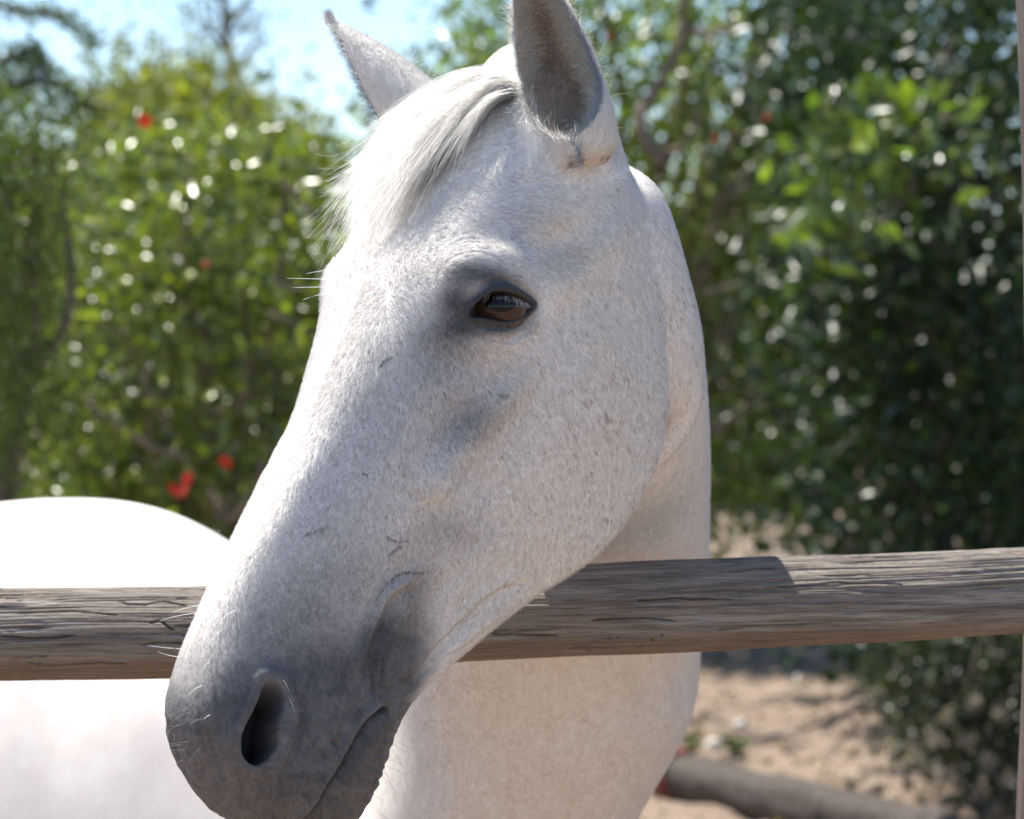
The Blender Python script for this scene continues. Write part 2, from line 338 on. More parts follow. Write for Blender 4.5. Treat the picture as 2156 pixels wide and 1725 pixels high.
    d += vel*(.9*(vnoise(P[:, 0]/9+50, P[:, 1]/16+50, 81)-.5)+.55*(vnoise(P[:, 0]/4.5+50, P[:, 1]/7+50, 82)-.5)) + .9*vel*sstep(690, 760, P[:, 0]+.45*(P[:, 1]-1600))*(vnoise(P[:, 0]/18+30, P[:, 1]/8+30, 83)-.5)
    for L in ([(1128,1000),(1090,1080),(1040,1130),(960,1190),(900,1210)], [(1060,960),(1010,1000),(960,1060)], [(840,1100),(870,1060),(905,1045)], [(1250,1010),(1200,1090),(1130,1150)]): ridge(L, .9, 7)   # veins
    bd = part == 1                                           # hip, loin and flank of the far body
    db = (-16*g(140, 1165, 70, 55, -25)+9*g(60, 1120, 40, 60)+8*g(290, 1110, 70, 40, 20)-14*g(60, 1560, 30, 170, 4)+10*g(180, 1580, 80, 170)-5*g(330, 1520, 40, 120, -12))*(H[:, 0] < 9)*(co[:, 1] > CAMY+3.1)
    db += (-12*g(1395, 1020, 30, 120, 8)+6*g(1462, 950, 22, 240)-10*g(1436, 1110, 16, 160)+5*g(1300, 1500, 110, 160)-6*g(1080, 1600, 40, 140, -14))*(co[:, 1] < CAMY+3.2)
    co = co + no*(db*bd*.001)[:, None]
    co = co + no*(d*face*.001)[:, None]
    # sockets, pushed straight in
    inw = -HWw*1.0
    hole = -.018*sstep(2.0, -3.0, se)*face
    nh = (-.034*sstep(2.0, -11.0, sn) - .004*sstep(3, -3, sn))*face
    dirn = cam2w(HO-.85*HW+.35*HU-.25*HV)-cam2w(HO); dirn /= np.linalg.norm(dirn)
    def both(v): return v[None] - (sgn < 0)[:, None]*2*(v@HWw)*HWw[None]
    co = co + both(HWw)*hole[:, None] - both(dirn)*nh[:, None]
    me.vertices.foreach_set('co', co.astype(np.float32).ravel()); me.update()
    return P, H, sgn, face, se, sn
# ------------------------------------------------------------------ materials
def new_mat(name):
    m = bpy.data.materials.new(name); m.use_nodes = True; nt = m.node_tree; b = nt.nodes['Principled BSDF']; return m, nt, b
def node(nt, t, **kw):
    n = nt.nodes.new(t)
    for k, v in kw.items():
        if isinstance(k, str) and hasattr(n, k) and k not in ('inputs',): setattr(n, k, v)
    return n
def noise(nt, scale, detail=4, rough=.55, vec=None):
    n = nt.nodes.new('ShaderNodeTexNoise'); n.inputs['Scale'].default_value = scale; n.inputs['Detail'].default_value = detail; n.inputs['Roughness'].default_value = rough
    if vec is not None: nt.links.new(vec, n.inputs['Vector'])
    return n
def ramp(nt, fac, stops):
    r = nt.nodes.new('ShaderNodeValToRGB'); nt.links.new(fac, r.inputs[0]); e = r.color_ramp.elements
    while len(e) < len(stops): e.new(.5)
    for el, (p, c) in zip(e, stops): el.position = p; el.color = (*c, 1) if len(c) == 3 else c
    return r
def mixc(nt, fac, a, b, mode='MIX'):
    n = nt.nodes.new('ShaderNodeMix'); n.data_type = 'RGBA'; n.blend_type = mode
    for s, v in ((n.inputs[0], fac), (n.inputs[6], a), (n.inputs[7], b)):
        if hasattr(v, 'is_linked'): nt.links.new(v, s)
        else: s.default_value = v if not isinstance(v, tuple) else ((*v, 1) if len(v) == 3 else v)
    return n.outputs[2]
def bump(nt, h, strength, dist, b):
    n = nt.nodes.new('ShaderNodeBump'); n.inputs['Strength'].default_value = strength; n.inputs['Distance'].default_value = dist
    nt.links.new(h, n.inputs['Height']); nt.links.new(n.outputs[0], b.inputs['Normal']); return n
def objvec(nt, scale=(1, 1, 1)):
    c = nt.nodes.new('ShaderNodeTexCoord'); m = nt.nodes.new('ShaderNodeMapping'); m.inputs['Scale'].default_value = scale
    nt.links.new(c.outputs['Object'], m.inputs['Vector']); return m.outputs[0]
def attr(nt, name):
    a = nt.nodes.new('ShaderNodeAttribute'); a.attribute_name = name; return a
def link(name, data, parent=None, label=None, cat=None, group=None, kind=None, mat=None):
    o = bpy.data.objects.new(name, data); COL.objects.link(o)
    if parent is not None: o.parent = parent
    for k, v in (('label', label), ('category', cat), ('group', group), ('kind', kind)):
        if v: o[k] = v
    if mat is not None and data is not None: data.materials.append(mat)
    return o
# short-haired skin: pigment and some shading painted per vertex
def hide_material():
    m, nt, b = new_mat('horse_hide'); a = attr(nt, 'pigment_shade'); v = objvec(nt)
    n1 = noise(nt, 420, 3, .7, v); r = ramp(nt, n1.outputs[0], [(.3, (.90, .90, .90)), (.7, (1.07, 1.07, 1.07))])
    c = mixc(nt, 1.0, a.outputs['Color'], r.outputs[0], 'MULTIPLY'); nt.links.new(c, b.inputs['Base Color'])
    b.inputs['Roughness'].default_value = .62; b.inputs['Specular IOR Level'].default_value = .25
    b.inputs['Sheen Weight'].default_value = .08; b.inputs['Sheen Roughness'].default_value = .5
    bump(nt, n1.outputs[0], .2, .001, b)
    th = attr(nt, 'thin'); t = nt.nodes.new('ShaderNodeBsdfTranslucent'); t.inputs[0].default_value = (.92, .74, .60, 1); mx = nt.nodes.new('ShaderNodeMixShader')   # the sun glows through the ear shells
    nt.links.new(th.outputs['Fac'], mx.inputs[0]); nt.links.new(b.outputs[0], mx.inputs[1]); nt.links.new(t.outputs[0], mx.inputs[2]); nt.links.new(mx.outputs[0], nt.nodes['Material Output'].inputs[0]); return m
def hair_material(name, rough=.5, transl=.35, spec=.3):
    m, nt, b = new_mat(name); a = attr(nt, 'tint'); nrm = attr(nt, 'skin_normal')
    nt.links.new(a.outputs['Color'], b.inputs['Base Color']); b.inputs['Roughness'].default_value = rough; b.inputs['Specular IOR Level'].default_value = spec
    nt.links.new(nrm.outputs['Vector'], b.inputs['Normal'])
    t = nt.nodes.new('ShaderNodeBsdfTranslucent'); nt.links.new(a.outputs['Color'], t.inputs[0])
    mx = nt.nodes.new('ShaderNodeMixShader'); mx.inputs[0].default_value = transl
    nt.links.new(b.outputs[0], mx.inputs[1]); nt.links.new(t.outputs[0], mx.inputs[2]); nt.links.new(mx.outputs[0], nt.nodes['Material Output'].inputs[0])
    return m
def make_hair(name, pts, tint, nrm, r0, r1, mat, parent):
    """pts (N,K,3) world; one curve per hair"""
    N, K, _ = pts.shape; hc = bpy.data.hair_curves.new(name); hc.add_curves([K]*N)
    hc.position_data.foreach_set('vector', pts.astype(np.float32).ravel())
    t = np.linspace(0, 1, K)[None]; r0 = np.broadcast_to(np.asarray(r0, float).reshape(-1, 1), (N, 1)); rad = r0*(1-t)+r0*r1*t
    ra = hc.attributes.get('radius') or hc.attributes.new('radius', 'FLOAT', 'POINT'); ra.data.foreach_set('value', rad.astype(np.float32).ravel())
    ca = hc.attributes.new('tint', 'FLOAT_COLOR', 'CURVE'); ca.data.foreach_set('color', np.concatenate([tint, np.ones((N, 1))], 1).astype(np.float32).ravel())
    na = hc.attributes.new('skin_normal', 'FLOAT_VECTOR', 'CURVE'); na.data.foreach_set('vector', nrm.astype(np.float32).ravel())
    return link(name, hc, parent, kind='stuff', mat=mat)
# ------------------------------------------------------------------ horse
def raster_marks():
    """flecks and scratches of the coat as a map in picture pixels (half scale)"""
    r = np.random.default_rng(11); M = np.zeros((900, 1100)); S = np.zeros((900, 1100))
    def stroke(A, x0, y0, x1, y1, wd, v):
        n = int(math.hypot(x1-x0, y1-y0))+2
        for t in np.linspace(0, 1, n):
            x, y = (x0+(x1-x0)*t)/2, (y0+(y1-y0)*t)/2; h = int(wd)+1
            for j in range(int(y)-h, int(y)+h+1):
                for i in range(int(x)-h, int(x)+h+1):
                    if 0 <= j < 900 and 0 <= i < 1100 and math.hypot(i-x, j-y) <= wd: A[j, i] = max(A[j, i], v)
    for _ in range(1500):
        k = r.random()
        if k < .55: x, y = r.normal(1230, 110), r.normal(930, 190)
        elif k < .8: x, y = r.normal(1430, 35), r.uniform(400, 1180)
        else: x, y = r.uniform(600, 1350), r.uniform(450, 1250)
        L = r.uniform(3, 11); a = r.normal(1.05, .25)
        stroke(M, x, y, x+L*math.cos(a), y+L*math.sin(a), r.uniform(.3, .9), r.uniform(.4, 1.0))
    for L, v in [([(797,772),(806,760),(818,753),(826,752)], 1), ([(640,1128),(660,1118),(680,1112),(690,1106)], .9), ([(812,1128),(830,1138),(845,1142),(858,1136)], 1),
              ([(818,1168),(834,1156),(846,1150)], .9), ([(822,1222),(838,1208),(862,1204),(892,1207)], 1), ([(1045,830),(1066,832)], .8), ([(765,996),(772,999)], 1), ([(790,1260),(815,1225)], .5), ([(1262,866),(1270,885)], .8), ([(648,995),(652,1012)], .7)]:
        for a, b in zip(L, L[1:]): stroke(S, *a, *b, .95, v)
    return M, S
MARK, SCR = raster_marks()
def lookup(A, P):
    x = np.clip((P[:, 0]/2).astype(int), 0, 1099); y = np.clip((P[:, 1]/2).astype(int), 0, 899); return A[y, x]
WHITE = np.array([.91, .845, .77]); GREY = np.array([.050, .051, .060]); BROWN = np.array([.115, .085, .07])
def pigment_shade(P, H, part, se, sn, hair=False):
    g = lambda *a: gau(P, *a)
    n = len(P); c = np.tile(WHITE, (n, 1))
    head = (part == 0)
    cool = np.clip(.9*g(760, 900, 150, 420, 25)+.5*g(950, 1000, 160, 200), 0, 1)*head
    c = c*(1-cool[:, None]*np.array([.18, .15, .11]))  # cool grey shading of nose and cheek put into the colour
    dk = .30*g(985, 895, 70, 36, -35) + .26*g(1000, 860, 120, 80, -30) + .34*g(960, 720, 90, 40, 15) + .28*g(915, 760, 70, 80)
    dk += .30*g(950, 1120, 70, 45, 10) + .30*g(880, 1235, 60, 35, -35) + .18*g(720, 1180, 120, 120) + .14*g(770, 850, 90, 160)
    dk += .10*g(1080, 500, 80, 50) + .10*g(850, 600, 60, 80) + .12*g(1140, 460, 70, 40)
    # dark muzzle, fading up the face
    q = P[:, 1] + .22*(P[:, 0]-600); edge = 12*np.sin(P[:, 0]*.021+1)+10*np.sin(P[:, 1]*.03+P[:, 0]*.013)
    mz = .92*sstep(1125, 1450, q+edge-70*g(430, 1350, 40, 200, 18)) - .75*sstep(0, 120, P[:, 0]-930-.0*P[:, 1])*sstep(1500, 1100, P[:, 1])
    jaw = sstep(-26, 34, (P[:, 0]-905)*.64+(P[:, 1]-1415)*.60+(0))                      # pale underside of the jaw
    jw2 = sstep(860, 960, P[:, 0]+.55*(1400-P[:, 1])*0)*sstep(1480, 1400, P[:, 1])
    mz = np.clip(mz, 0, 1)*(1-.9*np.clip(jw2, 0, 1)); mz *= (1-.85*sstep(0, 46, (P[:, 0]-838)-.95*(1480-P[:, 1]))*sstep(1500, 1440, P[:, 1]))
    mz += .22*g(800, 1335, 32, 62, 22)
    eyem = .92*np.exp(-np.clip(se-8, 0, None)/15.) + .80*g(956, 636, 36, 48, 15) + .72*g(1015, 586, 72, 24, 8) + .55*g(1050, 694, 84, 20, -8) + .5*g(960, 692, 46, 24)
    eyem *= 1-.7*sstep(1118, 1150, P[:, 0])
    D = np.clip(1-(1-np.clip(dk, 0, 1))*(1-np.clip(mz, 0, 1))*(1-np.clip(eyem, 0, .93)), 0, .97)*head
    dark = np.where((P[:, 1] > 1560)[:, None], GREY*.55+BROWN*.45, GREY)
    wb = sstep(1470, 1620, P[:, 1])[:, None]; dark = GREY*(1-.5*wb)+BROWN*.62*.5*wb
    lowlip = np.clip(spoly(P, [(802,1497),(763,1536),(731,1592),(692,1653),(643,1725),(600,1760),(740,1760),(800,1660),(830,1530)])*-.06, 0, 1)*head; dark = dark*(1-.45*lowlip[:, None])
    c = c*(1-D[:, None])+dark*D[:, None]
    warm = np.clip(.75*g(1215, 535, 55, 28, -20)+.45*g(905, 1045, 50, 16, 10)+.40*g(1060, 720, 45, 16, -25)+.35*g(1180, 590, 30, 50)+.22*g(1270, 700, 60, 200), 0, 1)*head
    c = c*(1-warm[:, None]*np.array([.02, .13, .27]))
    mot = (vnoise(P[:, 0]/22+40, P[:, 1]/26+40, 91)-.5)*.5+(vnoise(P[:, 0]/6+40, P[:, 1]/8+40, 92)-.5)*.45; c = c*(1+(mot*np.clip(mz*1.2-.2, 0, 1)*head))[:, None]
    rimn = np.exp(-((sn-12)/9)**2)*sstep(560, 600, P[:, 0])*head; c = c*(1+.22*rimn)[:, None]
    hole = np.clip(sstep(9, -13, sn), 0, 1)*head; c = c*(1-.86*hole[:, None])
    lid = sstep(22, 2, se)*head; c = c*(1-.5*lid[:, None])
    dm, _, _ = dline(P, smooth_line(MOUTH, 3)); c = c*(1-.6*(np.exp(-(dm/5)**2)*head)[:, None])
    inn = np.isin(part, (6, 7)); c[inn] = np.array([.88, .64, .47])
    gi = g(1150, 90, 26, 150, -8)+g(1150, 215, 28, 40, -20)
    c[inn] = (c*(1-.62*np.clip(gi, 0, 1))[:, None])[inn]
    er = w2pix(head2w(H)); eh = head & (spoly(er, [(1115,130),(1210,130),(1246,225),(1240,265),(1215,298),(1170,300),(1134,250)]) < 0) & (H[:, 0] < .09); c[eh] = (.60, .44, .33)
    nk = part == 1; c[nk] = WHITE*np.array([.97, .975, .985])
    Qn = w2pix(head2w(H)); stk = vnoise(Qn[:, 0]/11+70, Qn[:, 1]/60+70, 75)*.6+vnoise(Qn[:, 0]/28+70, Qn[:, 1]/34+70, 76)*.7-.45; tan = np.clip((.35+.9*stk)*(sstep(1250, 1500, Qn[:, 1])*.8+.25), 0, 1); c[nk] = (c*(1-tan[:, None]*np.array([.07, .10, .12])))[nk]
    jaw_shade = np.clip(.85*g(1385, 1050, 36, 75, 25)+.6*g(1405, 930, 20, 90)+.6*g(1360, 1145, 100, 26), 0, 1); c[nk] = (c*(1-jaw_shade[:, None]*np.array([.55, .6, .62])))[nk]  # shade between jaw and throat painted into the neck colour
    fb = nk & (H[:, 2] < 9) & (w2cam(head2w(H))[:, 2] > 3.05); Q = w2pix(head2w(H))
    dapple_shade = .30*gau(Q, 150, 1150, 110, 60, -20)+.24*gau(Q, 330, 1560, 140, 170)+.13*gau(Q, 60, 1600, 50, 200)+.10*(vnoise(Q[:, 0]/26+60, Q[:, 1]/22+60, 71)-.3)*sstep(1380, 1500, Q[:, 1])
    c[fb] = (c*(1-np.clip(dapple_shade, 0, .5)[:, None]*np.array([1, 1, .93])))[fb]  # coat mottling, with soft hip and flank shading painted in
    lg = part == 4; c[lg] = (.45, .43, .41)
    s = lookup(SCR, P)*head; c = c*(1-(.5 if hair else .85)*s[:, None])
    if hair: f = lookup(MARK, P)*sstep(0, 20, se); c = c*(1-f[:, None]*np.array([.45, .55, .62]))
    return c
FLOW = [((1000,420),(1,-.05)),((1130,430),(1,.10)),((1240,470),(.8,.5)),((900,450),(.5,-.5)),((850,560),(.2,-1)),((800,560),(-.6,-.7)),((760,600),(-.8,.2)),((720,700),(-.6,.8)),((870,640),(.55,.35)),
        ((930,560),(.8,-.6)),((1060,540),(1,.15)),((1150,590),(.8,.5)),((980,650),(-.3,.9)),((1050,700),(.7,.7)),((900,760),(.25,1)),((800,800),(-.2,1)),((650,900),(-.5,.9)),((700,1050),(-.15,1)),((560,1100),(-.45,.95)),
        ((850,1000),(.12,1)),((780,1200),(0,1)),((600,1300),(-.1,1)),((450,1350),(-.3,1)),((560,1500),(0,1)),((700,1500),(.2,1)),((1000,900),(.25,1)),((1100,850),(.5,.9)),((1200,750),(.5,.9)),((1300,600),(.4,.95)),((1350,450),(.5,.85)),
        ((1250,950),(.5,.95)),((1350,900),(.3,1)),((1150,1100),(.45,.95)),((1000,1150),(.1,1)),((1000,1300),(-.55,.9)),((1250,1120),(.2,1)),((1430,600),(.25,1)),((1470,900),(.05,1)),((1460,1100),(0,1)),((1250,1480),(-.05,1)),((1000,1500),(.1,1)),
        ((1200,320),(.3,-.8)),((1280,280),(.1,-1)),((1150,200),(-.1,-1)),((800,160),(-.6,-.6)),((1050,300),(-.6,.4)),((950,330),(-.8,.4))]
def flow_dir(P):
    A = np.array([f[0] for f in FLOW], float); V = np.array([f[1] for f in FLOW], float); V /= np.linalg.norm(V, axis=1)[:, None]
    out = np.zeros((len(P), 2))
    for i in range(0, len(P), 50000):
        d2 = ((P[i:i+50000, None]-A[None])**2).sum(-1); w = 1/(d2+900.)**1.6; out[i:i+50000] = (w[..., None]*V[None]).sum(1)
    return out/np.maximum(np.linalg.norm(out, axis=1), 1e-6)[:, None]
def dress_horse(me, part, P, H, sgn, face, se, sn):
    me.shade_smooth()
    pig = pigment_shade(P, H, part, se, sn); a = me.attributes.new('pigment_shade', 'FLOAT_COLOR', 'POINT')
    a.data.foreach_set('color', np.concatenate([pig*1.0, np.ones((len(pig), 1))], 1).astype(np.float32).ravel())
    a = me.attributes.new('thin', 'FLOAT', 'POINT'); a.data.foreach_set('value', np.where(np.isin(part, (2, 3, 6, 7)), .18, 0.).astype(np.float32))
    me.materials.clear()
    horse = link('horse', me, None, 'white grey-muzzled horse resting its head over the weathered wooden rail', 'horse', mat=hide_material())
    # ---- coat of short hair on what the eye can tell hairs on: head, ears, neck
    co, no = vco(me), vno(me); me.calc_loop_triangles(); T = np.empty(len(me.loop_triangles)*3, np.int32); me.loop_triangles.foreach_get('vertices', T); T = T.reshape(-1, 3)
    A = .5*np.linalg.norm(np.cross(co[T[:, 1]]-co[T[:, 0]], co[T[:, 2]]-co[T[:, 0]]), axis=1)
    pt = part[T].min(1); ctr = co[T].mean(1); nn = no[T].mean(1); cp = w2pix(ctr)
    vw = np.array([0, CAMY, CAMH])-ctr; vw /= np.linalg.norm(vw, axis=1)[:, None]; fac = (nn*vw).sum(1)
    dens = np.where(pt == 0, 1.15e6, 0.)*sstep(-.55, -.05, fac); dens = np.where((pt == 0) & (sgn[T[:, 0]] < 0), dens*.6, dens)
    inhole = (np.min(np.stack([se[T].min(1), sn[T].min(1)+6]), 0) < 1.5); dens[inhole & (pt == 0)] = 0; inear = (pt == 0) & (spoly(cp, [(1115,130),(1210,130),(1246,225),(1240,265),(1215,298),(1170,300),(1134,250)]) < 0) & (H[T[:, 0], 0] < .09); dens[inear] = 0
    dens = np.where(np.isin(pt, (2, 3)), 9e5*sstep(-.6, -.1, fac), dens)
    dens = np.where((pt == 1) & (cp[:, 0] > 780) & (ctr[:, 1] < CAMY+3.2), 6e5*sstep(-.4, 0, fac)*sstep(3.2, 2.9, ctr[:, 1]-CAMY), dens)
    r = np.random.default_rng(21); e = dens*A; n = int(e.sum()); cum = np.cumsum(e); ti = np.searchsorted(cum, r.random(n)*cum[-1])
    b = r.random((n, 2)); fl = b.sum(1) > 1; b[fl] = 1-b[fl]; bw = np.stack([1-b.sum(1), b[:, 0], b[:, 1]], -1)
    tv = T[ti]; p = (co[tv]*bw[..., None]).sum(1); nr = (no[tv]*bw[..., None]).sum(1); nr /= np.linalg.norm(nr, axis=1)[:, None]
    q = (P[tv]*bw[..., None]).sum(1); hq = (H[tv]*bw[..., None]).sum(1); s_e = (se[tv]*bw).sum(1); s_n = (sn[tv]*bw).sum(1); hp = part[tv[:, 0]]; sg = sgn[tv[:, 0]]
    f2 = flow_dir(q); ang = r.normal(0, .22, n); ca, sa = np.cos(ang), np.sin(ang); f2 = np.stack([f2[:, 0]*ca-f2[:, 1]*sa, f2[:, 0]*sa+f2[:, 1]*ca], -1)
    ex = np.array([1., 0, 0]); ez = np.array([0, -SP, CP]); HWw = cam2w(HO+HW)-cam2w(HO)
    t3 = f2[:, :1]*ex - f2[:, 1:]*ez; m = (sg < 0) & (hp == 0); t3[m] -= 2*(t3[m]@HWw)[:, None]*HWw
    t3 -= nr*(t3*nr).sum(1)[:, None]; t3 /= np.maximum(np.linalg.norm(t3, axis=1), 1e-6)[:, None]
    mu = sstep(1150, 1450, q[:, 1]+.22*(q[:, 0]-600))*(hp == 0)*sstep(1000, 900, q[:, 0])
    ln = (.0052-.0038*mu)*r.uniform(.55, 1.25, n); ln = np.where(hp == 0, ln*(.22+.78*sstep(6, 75, s_e))*(.5+.5*sstep(3, 30, s_n)), ln); ln = np.where(np.isin(hp, (2, 3)), .0055, ln)
    lift = r.uniform(.10, .34, n)+.18*np.exp(-((q[:, 0]-1000)/300)**2-((q[:, 1]-420)/60)**2)
    tip = p + (t3*np.cos(lift)[:, None]+nr*np.sin(lift)[:, None])*ln[:, None]; mid = p + (t3*.45+nr*(lift*.62)[:, None])*ln[:, None]
    pts = np.stack([p-nr*.0004, mid, tip], 1)
    tint = pigment_shade(q, hq, hp, s_e, s_n, True)*r.lognormal(0, 1, n)[:, None]**(.12+.25*mu-.04*(hp == 1))[:, None]
    sal = r.random(n) < (.07*gau(q, 900, 850, 260, 420, 15)+.012); tint[sal & (hp == 0)] *= .42
    tint = np.clip(tint*1.06, .01, .95); jn = nr + r.normal(0, .10, (n, 3)); jn /= np.linalg.norm(jn, axis=1)[:, None]
    hm = hair_material('coat_hair', .55, .22, .25)
    make_hair('coat', pts, tint, jn, r.uniform(.00007, .00015, n)*(1-.4*mu), .15, hm, horse)
    # ---- fluff in and around the ears
    for inner, outer, dirn, seed in ((6, 2, np.array([.35, .25, -.45]), 5), (7, 3, np.array([-.6, 0, -.1]), 6)):
        r = np.random.default_rng(seed); sel = np.nonzero((pt == inner))[0]
        sel = np.concatenate([sel, np.nonzero(inear)[0]]) if inner == 6 else sel; n = 15000; cum = np.cumsum(A[sel]); ti = sel[np.searchsorted(cum, r.random(n)*cum[-1])]; p = co[T[ti]].mean(1)+r.normal(0, .0006, (n, 3)); nr = no[T[ti]].mean(1)
        axis = cam2w(HO+np.array([-.2, .95, 0]))-cam2w(HO); d = nr*r.uniform(.3, .7, n)[:, None]+axis*r.normal(.35, .35, n)[:, None]+np.array([1, 0, 0])*r.normal(.0, .35, n)[:, None]
        d /= np.linalg.norm(d, axis=1)[:, None]; L = r.uniform(.006, .018, n)[:, None]; sw = r.normal(0, .3, (n, 3))
        pts = np.stack([p, p+d*L*.5, p+d*L+sw*L*.5], 1); pc = w2pix(p)
        tint = pigment_shade(pc, H[T[ti][:, 0]], part[T[ti][:, 0]], np.full(n, 99.), np.full(n, 99.))*r.uniform(.8, 1.9, n)[:, None] if inner == 6 else np.tile([.85, .82, .78], (n, 1))*r.uniform(.7, 1.05, n)[:, None]; tint = np.clip(tint, .02, .92)
        fn = nr*.35+np.array([-.25, -.5, .6]); fn /= np.linalg.norm(fn, axis=1)[:, None]; make_hair('ear_fluff', pts, tint, fn, .00011, .3, hm, horse)
        # rim hairs: where inside and outside meet
        E = edges_of(me); rim = E[(part[E[:, 0]] == inner) & (part[E[:, 1]] == outer) | (part[E[:, 0]] == outer) & (part[E[:, 1]] == inner)]
        n = 6500; k = rim[r.integers(0, len(rim), n)]; t = r.random((n, 1)); p = co[k[:, 0]]*(1-t)+co[k[:, 1]]*t+r.normal(0, .0012, (n, 3)); nr = no[k[:, 0]]
        d = nr*.9+axis*r.normal(.5, .25, n)[:, None]+r.normal(0, .3, (n, 3)); d /= np.linalg.norm(d, axis=1)[:, None]; L = (r.uniform(.003, .013, n)*(r.random(n)**.5))[:, None]
        pts = np.stack([p, p+d*L*.55, p+d*L+axis*L*.15], 1)
        make_hair('ear_fringe', pts, np.tile([.92, .90, .86], (n, 1))*r.uniform(.8, 1.05, n)[:, None], np.tile([-.42, -.4, .81], (n, 1)), .00011, .2, hm, horse)
    return horse, hm
def horse_extras(horse, hm, me):
    B = bvh(me); r = np.random.default_rng(31); eye0 = np.array([0, CAMY, CAMH])
    def cast(X, Y, prev=None):
        d = Vector(pixw(X, Y, 1.0)-eye0).normalized(); h, n, _, dist = B.ray_cast(Vector(eye0), d, 3.4)
        return (None, None) if h is None else (np.array(h), np.array(n))
    def onto(X, Y, d0, maxd=2.6):
        h, n = cast(X, Y)
        if h is None or w2cam(h)[2] > maxd: return pixw(X, Y, d0), None, d0
        return h, n, w2cam(h)[2]
    # ---- eyes
    HWw = cam2w(HO+HW)-cam2w(HO); HUw = cam2w(HO+HU)-cam2w(HO); HVw = cam2w(HO+HV)-cam2w(HO)
    m, nt, b = new_mat('eyeball'); at = nt.nodes.new('ShaderNodeTexCoord'); sp = nt.nodes.new('ShaderNodeSeparateXYZ'); nt.links.new(at.outputs['Object'], sp.inputs[0])
    def mth(op, a, c=None):
        n = nt.nodes.new('ShaderNodeMath'); n.operation = op
        for i, v in enumerate((a, c)):
            if v is None: continue
            if hasattr(v, 'is_linked'): nt.links.new(v, n.inputs[i])
            else: n.inputs[i].default_value = v
        return n.outputs[0]
    px = mth('MULTIPLY', sp.outputs[0], 1/.0125); py = mth('MULTIPLY', sp.outputs[1], 1/.0075)
    pr = mth('SQRT', mth('ADD', mth('MULTIPLY', px, px), mth('MULTIPLY', py, py)))
    ir = mth('SQRT', mth('ADD', mth('MULTIPLY', sp.outputs[0], sp.outputs[0]), mth('MULTIPLY', sp.outputs[1], sp.outputs[1])))
    nz = noise(nt, 900, 3, .6, at.outputs['Object'])
    iris = ramp(nt, nz.outputs[0], [(.3, (.030, .016, .010)), (.7, (.085, .046, .028))])
    c1 = mixc(nt, ramp(nt, pr, [(.85, (0, 0, 0)), (1.0, (1, 1, 1))]).outputs[0], (.004, .004, .005), iris.outputs[0])
    c2 = mixc(nt, ramp(nt, mth('MULTIPLY', ir, 50.), [(.86, (0, 0, 0)), (.93, (1, 1, 1))]).outputs[0], c1, (.10, .062, .052))
    nt.links.new(c2, b.inputs['Base Color']); b.inputs['Roughness'].default_value = .18; b.inputs['Coat Weight'].default_value = 1.0; b.inputs['Coat Roughness'].default_value = .015; b.inputs['Coat IOR'].default_value = 1.34; b.inputs['Specular IOR Level'].default_value = 0.
    bm = bmesh.new(); bmesh.ops.create_uvsphere(bm, u_segments=64, v_segments=40, radius=.0228)
    for v in bm.verts:                                       # cornea bulge towards +z
        rr = math.hypot(v.co.x, v.co.y)
        if v.co.z > 0 and rr < .015: v.co.z += .0012*(1-(rr/.015)**2)
    em = bpy.data.meshes.new('eye'); bm.to_mesh(em); bm.free(); em.shade_smooth()
    ex, ey = 894.9+.1678*915, 473.8+.1678*1035
    # lid margin depth: sample the skin just outside the opening
    ring = [onto(ex+62*math.cos(a), ey+36*math.sin(a), 2.2)[0] for a in np.linspace(0, 2*math.pi, 16, endpoint=False)]
    rim = w2head(np.array(ring)); wl = np.median(rim[:, 2])
    hc = w2head(pixw(ex, ey, w2cam(np.mean(ring, 0))[2]))
    for s, lab in ((1, None), (-1, None)):
        look = (HWw*s*.80+HVw*.52+HUw*.10); look /= np.linalg.norm(look)
        if s > 0: c = pixw(ex, ey+1, w2cam(np.mean(ring, 0))[2]+.0211)
        else: hcm = w2head(c1w); hcm[2] *= -1; c = head2w(hcm)
        if s > 0: c1w = c
        xa = HUw*1.0; za = look; xa = xa-za*xa.dot(za); xa /= np.linalg.norm(xa); ya = np.cross(za, xa)
        # long axis of the pupil level with the lids
        xh = cam2w(HO+np.array([1, .0, 0]))-cam2w(HO); xh = xh-za*xh.dot(za); xh /= np.linalg.norm(xh); yh = np.cross(za, xh)
        o = link('eye', em, horse); o.matrix_world = Matrix(((xh[0], yh[0], za[0], c[0]), (xh[1], yh[1], za[1], c[1]), (xh[2], yh[2], za[2], c[2]), (0, 0, 0, 1)))
    em.materials.append(m)
    # ---- lashes
    up = smooth_line([NE(760,905), NE(860,862), NE(960,860), NE(1080,885), NE(1190,935), NE(1270,985)], 10)
    pts, tn = [], []
    for i in range(120):
        t = r.random()*(len(up)-1); j = int(t); x, y = up[min(j, len(up)-1)]+(up[min(j+1, len(up)-1)]-up[j])*(t-j); t /= len(up)
        h, n, d = onto(x+r.normal(0, 1.0), y-2.5, 2.19); k = r.uniform(.5, 1.0)*(1.15-.5*abs(t-.5))
        dx = (t-.35)*18+r.normal(0, 3); L = 17*k
        a = h; out = -(h-eye0)/np.linalg.norm(h-eye0)
        b_ = pixw(x+dx*.5, y+L*.35, d)+out*.005*k; c_ = pixw(x+dx, y+L, d)+out*.0075*k
        pts.append([a, b_, c_]); tn.append(np.array([.72, .70, .68])*r.uniform(.45, 1.1))
    pts = np.array(pts); make_hair('eyelash_hair', pts, np.clip(np.array(tn), 0, .85), np.tile(-HVw*0+HWw, (len(pts), 1)), .00016, .25, hm, horse)
